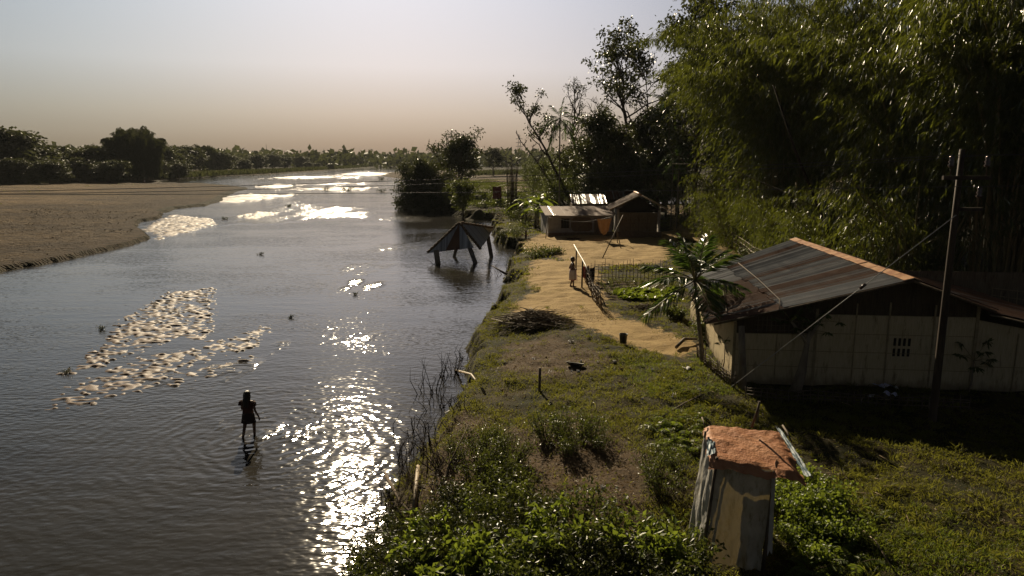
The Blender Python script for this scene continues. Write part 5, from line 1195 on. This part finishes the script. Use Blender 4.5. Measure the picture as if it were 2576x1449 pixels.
for i in range(46):
    u, v = ((q.uniform(1260, 1560), q.uniform(860, 1000)) if i < 20 else (q.uniform(1560, 1760), q.uniform(900, 1010)) if i < 28 else (q.uniform(2140, 2560), q.uniform(960, 1000)) if i < 36 else (q.uniform(1480, 1720), q.uniform(1200, 1400)))
    scrap('tiny pale scrap of litter strewn over the trodden bank', onground(u, v), q.uniform(.03, .06), 20 + i, q.choice(['litter', 'litter', 'straw']), 'litter', 'litter strewn over the bank')
# bamboo lengths and driftwood
def stick(name, label, cat, pts, r, mat='bamboo_dry', n=7):
    mb = MB(); mb.tube(pts, r if isinstance(r, list) else [r] * len(pts), n)
    a = Vector(pts[0]); b = Vector(pts[-1])
    o = mb.build(name, M[mat]); return tag(o, label, cat)
stick('bamboo_pole', 'pale bamboo length lying off the near bank toward the water', 'pole', [onground(1148, 938, .1), onground(1185, 950, .12), onground(1218, 990, .06)], .045)
stick('bamboo_pole', 'pale bamboo length among the brush above the glittering water', 'pole', [onground(1052, 1205, .35), onground(1046, 1250, .25), onground(1040, 1310, .15)], .05)
stick('branch', 'long thin branch fallen across the near water edge shrubs', 'branch', [onground(970, 1220, .3), onground(1010, 1290, .25), onground(1050, 1330, .2)], [.05, .035, .02], 'twig')
stick('branch', 'crooked bare branch rising among the near bank brush', 'branch', [onground(1110, 1260, .1), onground(1135, 1210, .5), onground(1180, 1165, 1.0)], [.03, .02, .01], 'twig')
stick('branch', 'thick curved branch lying at the foot of the palm', 'branch', [onground(1700, 880, .1), onground(1720, 868, .25), onground(1752, 860, .12)], [.06, .07, .04], 'bamboo_old')
stick('pole', 'dark thin pole lying on the grass below the guy wire', 'pole', [onground(1665, 1052, .05), onground(1720, 1020, .07), onground(1770, 995, .06)], .02, 'bamboo_old')
stick('bamboo_pole', 'thin dry stem arching over the grass right of the latrine', 'pole', [onground(2150, 1330, .1), onground(2200, 1380, .15), onground(2240, 1440, .1)], .014)
for i in range(22):
    a = onground(*((q.uniform(2080, 2500), q.uniform(1175, 1330)) if i < 12 else (q.uniform(1760, 2300), q.uniform(985, 1030)))); d = Vector((q.gauss(0, .3), q.gauss(0, .3), .02)); mb = MB(); mb.tube([(0, 0, .03), tuple(d * .5 + Vector((0, 0, .05))), tuple(d + Vector((0, 0, .02)))], .009, 4)
    o = mb.build('twig', M['straw']); o.location = a; tag(o, 'pale broken twig lying in the grass around the shed', 'twig', 'broken twigs in the grass')
M['twig_dark'] = mat_basic('wet dark twig', (.022, .016, .011), (.06, .045, .03), .85, 8, .2)
def brush(name, label, c, r, h, n, seed, group=None, mat='twig_dark'):
    q = random.Random(seed); t = MB()
    for k in range(max(8, int(n * .45))):
        a = q.random() * 6.28; b = Vector((r * .4 * q.gauss(0, 1), r * .4 * q.gauss(0, 1), -.15)); d = Vector((math.cos(a) * q.random() * r, math.sin(a) * q.random() * r, h * q.uniform(.3, 1.05)))
        m1 = b + d * .5 + Vector((q.gauss(0, .08), q.gauss(0, .08), .05)) * h; t.tube([b, m1, b + d], [.017, .011, .004], 4, False)
        for j in range(3):
            s_ = b.lerp(b + d, q.uniform(.35, .95)); t.tube([s_, s_ + Vector((q.gauss(0, .2), q.gauss(0, .2), q.uniform(0, .25))) * h], [.006, .002], 3, False)
    o = t.build(name, M[mat], None); o.location = c; return tag(o, label, 'brush', group)
BW = 'dead brush standing in the water under the bank'
for i, (u, v, r, h, n) in enumerate([(1078, 985, .55, 1.5, 26), (1115, 960, .6, 1.3, 26), (1150, 940, .5, 1.1, 30), (1170, 905, .4, .9, 20), (1110, 1030, .6, 1.0, 30), (1060, 1085, .6, 1.0, 34), (1020, 1150, .5, .9, 30), (1090, 1120, .7, .8, 40), (1045, 1190, .7, .8, 40), (985, 1250, .5, .9, 26), (1000, 1300, .6, .8, 34), (1130, 1180, .7, .7, 40), (1160, 1030, .5, .7, 26)]):
    p = onground(u, v) if u > 1085 or v > 1150 else at(u, v, 0); p.z = max(p.z, -.05); brush('dead_brush', 'tangle of dead twigs standing at the near water edge', p, r, h, n, 100 + i, BW)
for i, (u, v, r, h, n) in enumerate([(1120, 1150, .8, .5, 60), (1080, 1200, .8, .5, 60), (1150, 1215, .7, .45, 50), (1050, 1260, .7, .5, 50), (1110, 1240, .7, .4, 50), (1170, 1110, .6, .4, 40), (1140, 1080, .6, .4, 40)]):
    brush('dry_brush', 'brown dry brush tangled over the near bank edge', onground(u, v), r, h, n, 160 + i, 'dry brush over the bank edge', 'bamboo_old')
p = at(1262, 690, 0); brush('dead_brush', 'fallen leafless branch reaching from the bank toward the pavilion', p, 1.0, 1.3, 18, 140)
stick('branch', 'forked driftwood limb sticking out of the bank below the pavilion', 'branch', [at(1300, 690, .3), at(1270, 688, .5), at(1236, 668, .9)], [.16, .09, .03], 'bark')
for i, (u, v, s, lab) in enumerate([(820, 478, 1.6, 'dark tuft of weed stranded in the river, left of the other two'), (872, 481, 2.0, 'largest dark weed tuft stranded mid river'), (960, 483, 1.5, 'dark weed tuft stranded near the river bush'), (958, 452, 2.0, 'dark weed tuft in front of the far sandbar'), (568, 552, .6, 'small weed tuft at the edge of the shining shallows'), (725, 520, .8, 'weed tuft inside the shining shallows'), (895, 741, .28, 'small snag in the open river below the glitter patch'), (655, 641, .35, 'floating twig alone in the calm river'), (255, 829, .3, 'floating weed left of the sand ripples'), (165, 938, .3, 'weed stranded at the tip of the sand ripples'), (730, 800, .25, 'small snag in the near river')]):
    p = at(u, v, 0); o = shrub('water_weed', lab, 'weed', s * .8, s * .55, 200 + i, s * .22, s * .09, 140, 'leaf_dark', 7); o.location = p
mb = MB(); bm_ = random.Random(9)
mound = np.meshgrid(np.linspace(-2.2, 2.2, 30), np.linspace(-2, 2, 26)); mx_, my_ = mound; mz_ = 1.5 * np.exp(-(mx_ ** 2 * .55 + my_ ** 2 * .7)) * (1 + .5 * (fbm(mx_ * 1.5, my_ * 1.5, 3) - .5)) - .15
o = grid_obj('earth_mound', mx_, my_, mz_, M['ground'], {'dirt': np.zeros(mx_.shape)}); o.location = at(1207, 551, 0); tag(o, 'dark rounded earth mound rising from the water at the field corner', 'mound')

# ------------------------------------------------------------------ shrubs and weeds on the near bank
SG = 'leafy shrubs overgrowing the near bank'
prot = [shrub('shrub', 'leafy green shrub in the overgrown strip at the bottom of the bank', 'shrub', .75, .75, 300, .11, .05, 1500, 'leaf_mid', 14, SG), shrub('shrub', 'leafy green shrub in the overgrown strip at the bottom of the bank', 'shrub', .8, .6, 301, .085, .045, 1900, 'leaf_dark', 16, SG), shrub('shrub', 'leafy green shrub in the overgrown strip at the bottom of the bank', 'shrub', .6, .9, 302, .17, .075, 520, 'leaf_bright', 9, SG)]
sp = [(930, 1440, 1), (1000, 1400, 1), (1040, 1440, 1), (1090, 1370, 1), (1130, 1430, 1), (1160, 1340, 1), (1200, 1400, 1), (1240, 1290, 0), (1250, 1440, 2), (1300, 1340, 1), (1330, 1420, 1), (1380, 1290, 1), (1390, 1380, 2), (1440, 1440, 1), (1470, 1360, 0), (1020, 1350, 1), (1100, 1300, 1), (1180, 1270, 1), (1290, 1240, 0), (1520, 1440, 1), (960, 1470, 0), (1100, 1480, 2), (1350, 1490, 0), (1600, 1480, 1), (1690, 1450, 0),
      (1060, 1410, 2), (1210, 1330, 2), (1620, 1410, 2)]
us = set()
for i, (u, v, k) in enumerate(sp):
    p = onground(u, min(v, 1470)); p.z -= .05; s = (.75 if v > 1330 else .5) + .35 * ((i * 37) % 10) / 10
    if k not in us: us.add(k); prot[k].location = p; prot[k].scale = (s, s, s)
    else: dup(prot[k], p, i * 1.9, s)
WG = 'tall weeds standing in the middle of the bank'
wd = shrub('weed', 'tall ragged weed standing in the middle of the near bank', 'weed', .5, .85, 310, .075, .03, 900, 'leaf_mid', 16, WG, top=.0)
wsp = [(1205, 1130, .9), (1235, 1165, 1), (1265, 1120, .8), (1290, 1170, .9), (1375, 1110, 1.0), (1410, 1090, 1.0), (1450, 1115, 1.0), (1490, 1095, .9), (1430, 1140, .8), (1640, 1190, .8), (1665, 1240, .9), (1690, 1170, .7), (1190, 1195, .9), (1150, 1150, .7), (1510, 1130, .7), (1245, 1210, .8)]
for i, (u, v, s) in enumerate(wsp):
    p = onground(u, v); p.z -= .04
    if i == 0: wd.location = p; wd.scale = (s,) * 3
    else: dup(wd, p, i * 2.1, s)
LG = 'bright shrubs right of the latrine'
ls_ = shrub('shrub', 'bright leafy shrub right of the latrine', 'shrub', .62, .62, 320, .085, .05, 1300, 'leaf_bright', 14, LG)
for i, (u, v, s) in enumerate([(1985, 1280, 1.0), (2040, 1260, 1.0), (2090, 1300, 1.0), (2110, 1350, .8), (2030, 1340, .9), (2060, 1400, .8), (1990, 1340, .7), (2000, 1230, .7), (1965, 1240, .7)]):
    p = onground(u, v); p.z -= .05
    if i == 0: ls_.location = p
    else: dup(ls_, p, i * 2.3, s)
FN = 'ferns on the near bank'
fn = fern(330, 'green fern growing in the grass of the near bank', FN)
for i, (u, v, s) in enumerate([(1655, 1085, .9), (1690, 1070, 1.0), (1725, 1090, 1.1), (1740, 1130, 1.0), (1700, 1120, .9), (1670, 1130, .8), (1750, 1060, .9), (2095, 1395, 1.0), (2150, 1425, 1.0), (2040, 1440, 1.1), (1690, 1430, 1.0), (1730, 1400, .8), (1640, 1440, .9), (2210, 1300, .6), (1180, 1440, 1.2), (1290, 1400, 1.1)]):
    p = onground(u, v)
    if i == 0: fn.location = p
    else: dup(fn, p, i * 1.7, s)
for i, (u, v, r, h, mt, lab) in enumerate([(1790, 830 + 20, .7, .9, 'leaf_mid', 'green bush under the palm beside the shed side wall'), (1345, 648, 1.1, .9, 'leaf_mid', 'low bright bush on the bank edge beyond the standing man'), (1300, 598, 1.3, 1.6, 'leaf_mid', 'shaggy bush hanging over the bank bend below the bananas'), (1268, 600, 1.0, .9, 'leaf_dark', 'dark shrub at the outer tip of the bank bend'), (1285, 555, 1.3, 1.6, 'leaf_mid', 'tall shrub on the bank in front of the banana plants'), (1325, 565, 1.5, 1.8, 'leaf_dark', 'dark thicket round the banana stems'), (1390, 640, .8, .45, 'leaf_mid', 'low spreading bush in the grass beyond the rail'), (1700, 800, .45, .5, 'leaf_mid', 'small bush between vegetable bed and palm'), (1880, 650, 1.0, .8, 'leaf_dark', 'dark low plants beyond the big shed roof')]):
    o = shrub('bush', lab, 'bush', r, h, 340 + i, .13, .06, 1300, mt, 16); o.location = onground(u, v)
for i, (u, y) in enumerate([(1210, 108), (1235, 110), (1260, 112), (1180, 112), (1225, 135), (1270, 140), (1310, 128), (1200, 150), (1245, 160), (1290, 165), (1330, 160)]):
    p = aty(u, 500, y)
    if i == 0: fs = shrub('bush', 'low ragged bush scattered over the open field', 'bush', 1.8, .9, 360, .3, .14, 500, 'leaf_mid', 12, 'low bushes on the open field'); fs.location = (p.x, y, 1.1)
    else: dup(fs, (p.x, y, 1.1), i * 1.3, .8 + .4 * (i % 3) / 2)

# ------------------------------------------------------------------ grass
rng = np.random.default_rng(5)
def housefree(x, y):
    lx = (x - 7.2) * math.cos(RZ) + (y - 22.45) * math.sin(RZ); ly = -(x - 7.2) * math.sin(RZ) + (y - 22.45) * math.cos(RZ)
    return ~((lx > -.05) & (lx < 11.6) & (ly > -.05) & (ly < 10.2))
def scatter(n, x0, x1, y0, y1, keep):
    x = rng.uniform(x0, x1, n); y = y0 * (y1 / y0) ** rng.random(n)
    z, d, rt = terrain(x, y); dm = dirtmask(x, y) + (fbm(x * 2.2, y * 2.2, 41) - .5) * 1.5
    m = (d > .08) & rt & housefree(x, y) & keep(x, y, d, dm); return x[m], y[m], z[m], d[m]
def nb(x, y): return 1 - .88 * bare(x, y)
def blades(name, label, x, y, z, L, Wd, mat, lean=.55):
    n = len(x); k = .5 + rng.random(n); P = np.stack([x, y, z - .01], 1); A = rand_unit(rng, n) * lean + np.array([0, 0, 1.0])
    o = leaves_np(name, P, A, L * k, Wd * k, M[mat], None, rng, .25); return tag(o, label, kind='stuff')
M['grass'] = mat_leaf('bank grass', (.042, .054, .012), (.115, .098, .030), (.27, .27, .035), .45, .6, .2)
M['grass_bright'] = mat_leaf('sunlit grass', (.05, .075, .014), (.10, .13, .025), (.26, .32, .03), .42, .55, .25)
pat = fbm
x, y, z, d = scatter(560000, -5, 17, 9.5, 50, lambda x, y, d, dm: (dm < .35) & (rng.random(len(x)) < (.10 + 1.0 * ss(.40, .60, fbm(x * .8, y * .8, 61))) * (.25 + .9 * ss(.35, .55, fbm(x * 2.6, y * 2.6, 63))) * nb(x, y)))
blades('grass', 'short trodden grass over the near bank', x, y, z, .10, .014, 'grass', .85)
x, y, z, d = scatter(160000, -5, 17, 9.5, 80, lambda x, y, d, dm: (d < 1.3) & (rng.random(len(x)) < .9))
blades('grass', 'mossy grass hanging over the crumbling bank edge', x, y, z, .13, .014, 'grass', 1.1)
x, y, z, d = scatter(9000, -4, 16, 9.5, 44, lambda x, y, d, dm: (dm < .5) & (rng.random(len(x)) < .15 + .85 * ss(.42, .62, fbm(x * .7, y * .7, 66)) * nb(x, y) ** 2 - .1 * bare(x, y)))
k_ = 22; x = np.repeat(x, k_) + rng.normal(size=len(x) * k_) * .07; y = np.repeat(y, k_) + rng.normal(size=len(y) * k_) * .07; z = np.repeat(z, k_); s_ = np.repeat(.5 + 1.1 * rng.random(len(z) // k_) ** 2, k_)
blades('grass', 'rough grass tufts standing over the near bank', x, y, z, .17 * s_, .015, 'grass', .75)
x = rng.uniform(-74, -14, 5000); y = rng.uniform(45, 112, 5000); zz_, d, rt = terrain(x, y); m = (d > 1) & ~rt & (rng.random(5000) < .15 + .85 * ss(.5, .62, fbm(x * .06, y * .2, 99)))
n = int(m.sum()); o = leaves_np('flood_debris', np.stack([x[m], y[m], zz_[m] + .03], 1), rng.normal(size=(n, 3)) * np.array([1, .5, .3]), .1 + .5 * rng.random(n) ** 3, .05 + .08 * rng.random(n), M['twig'], None, rng); tag(o, 'twigs and flood debris strewn over the sandbank', kind='stuff')
GP = [W([(1545, 905), (1640, 890), (1760, 950), (1740, 1010), (1640, 1000), (1570, 975)]), W([(1640, 1040), (1760, 1020), (1770, 1150), (1660, 1180)]), W([(1960, 1230), (2150, 1260), (2575, 1330), (2600, 1449), (1960, 1449)]), W([(1800, 850), (1780, 930), (1850, 990), (1760, 990), (1740, 900)])]
def inpatch(x, y):
    a = np.full(x.shape, -9.0)
    for p in GP: a = np.maximum(a, sdpoly(x, y, p))
    return ss(-.3, .5, a + (fbm(x * 2, y * 2, 71) - .5) * 1.4)
x, y, z, d = scatter(340000, 1, 15, 9.5, 30, lambda x, y, d, dm: rng.random(len(x)) < inpatch(x, y) * (.25 + .75 * ss(.4, .6, fbm(x * 1.3, y * 1.3, 81))))
blades('grass', 'taller bright green grass in patches round palm and latrine', x, y, z, .12, .011, 'grass_bright', .9)
x, y, z, d = scatter(110000, -4, 16, 9.5, 34, lambda x, y, d, dm: (rng.random(len(x)) < .10 + .9 * ss(.5, .68, fbm(x * .6, y * .6, 91))) & (rng.random(len(x)) < .5) | (rng.random(len(x)) < .55 * bare(x, y)))
n = len(x); o = leaves_np('dry_litter', np.stack([x, y, z + .015], 1), rng.normal(size=(n, 3)) * np.array([1, 1, .22]), .03 + .14 * rng.random(n) ** 2.5, .012 + .012 * rng.random(n), M['leaf_dry'], None, rng); tag(o, 'dry leaves and straw scattered over the bank', kind='stuff')
x, y, z, d = scatter(60000, -3, 26, 45, 92, lambda x, y, d, dm: (dm < .4) & (rng.random(len(x)) < ss(.4, .6, fbm(x * .4, y * .4, 61))))
blades('grass', 'sparse grass across the yard and field', x, y, z, .2, .06, 'grass', .8)
x = rng.uniform(-20, 20, 60000); y = rng.uniform(92, 260, 60000); z, d, rt = terrain(x, y); m = (d > .5) & rt & (rng.random(60000) < ss(.45, .62, fbm(x * .12, y * .12, 95)))
blades('grass', 'tufted grass of the open field', x[m], y[m], z[m], .4, .16, 'leaf_mid', .8)
x = rng.uniform(-150, -20, 60000); y = rng.uniform(60, 260, 60000); z, d, rt = terrain(x, y); m = (d > 8) & ~rt & (rng.random(60000) < ss(.6, .75, fbm(x * .06, y * .15, 97)) * ss(20, 70, d))
blades('grass', 'thin scrub on the far sandbank', x[m], y[m], z[m], .35, .16, 'grass', .8)

# ------------------------------------------------------------------ dusty air over the plain
bm = MB(); bm.box((0, 900, 45), (6000, 2400, 94)); hz = bm.build('haze', None)
hm_, n_, l_, b_, o_ = nodes('dusty air'); n_.remove(b_)
pv_ = n_.new('ShaderNodeVolumePrincipled'); pv_.inputs['Color'].default_value = (.82, .86, .88, 1); pv_.inputs['Density'].default_value = .00007; pv_.inputs['Anisotropy'].default_value = .1
l_.new(pv_.outputs[0], o_.inputs['Volume']); hz.data.materials.append(hm_); tag(hz, 'thin dusty air over the river plain', kind='stuff')
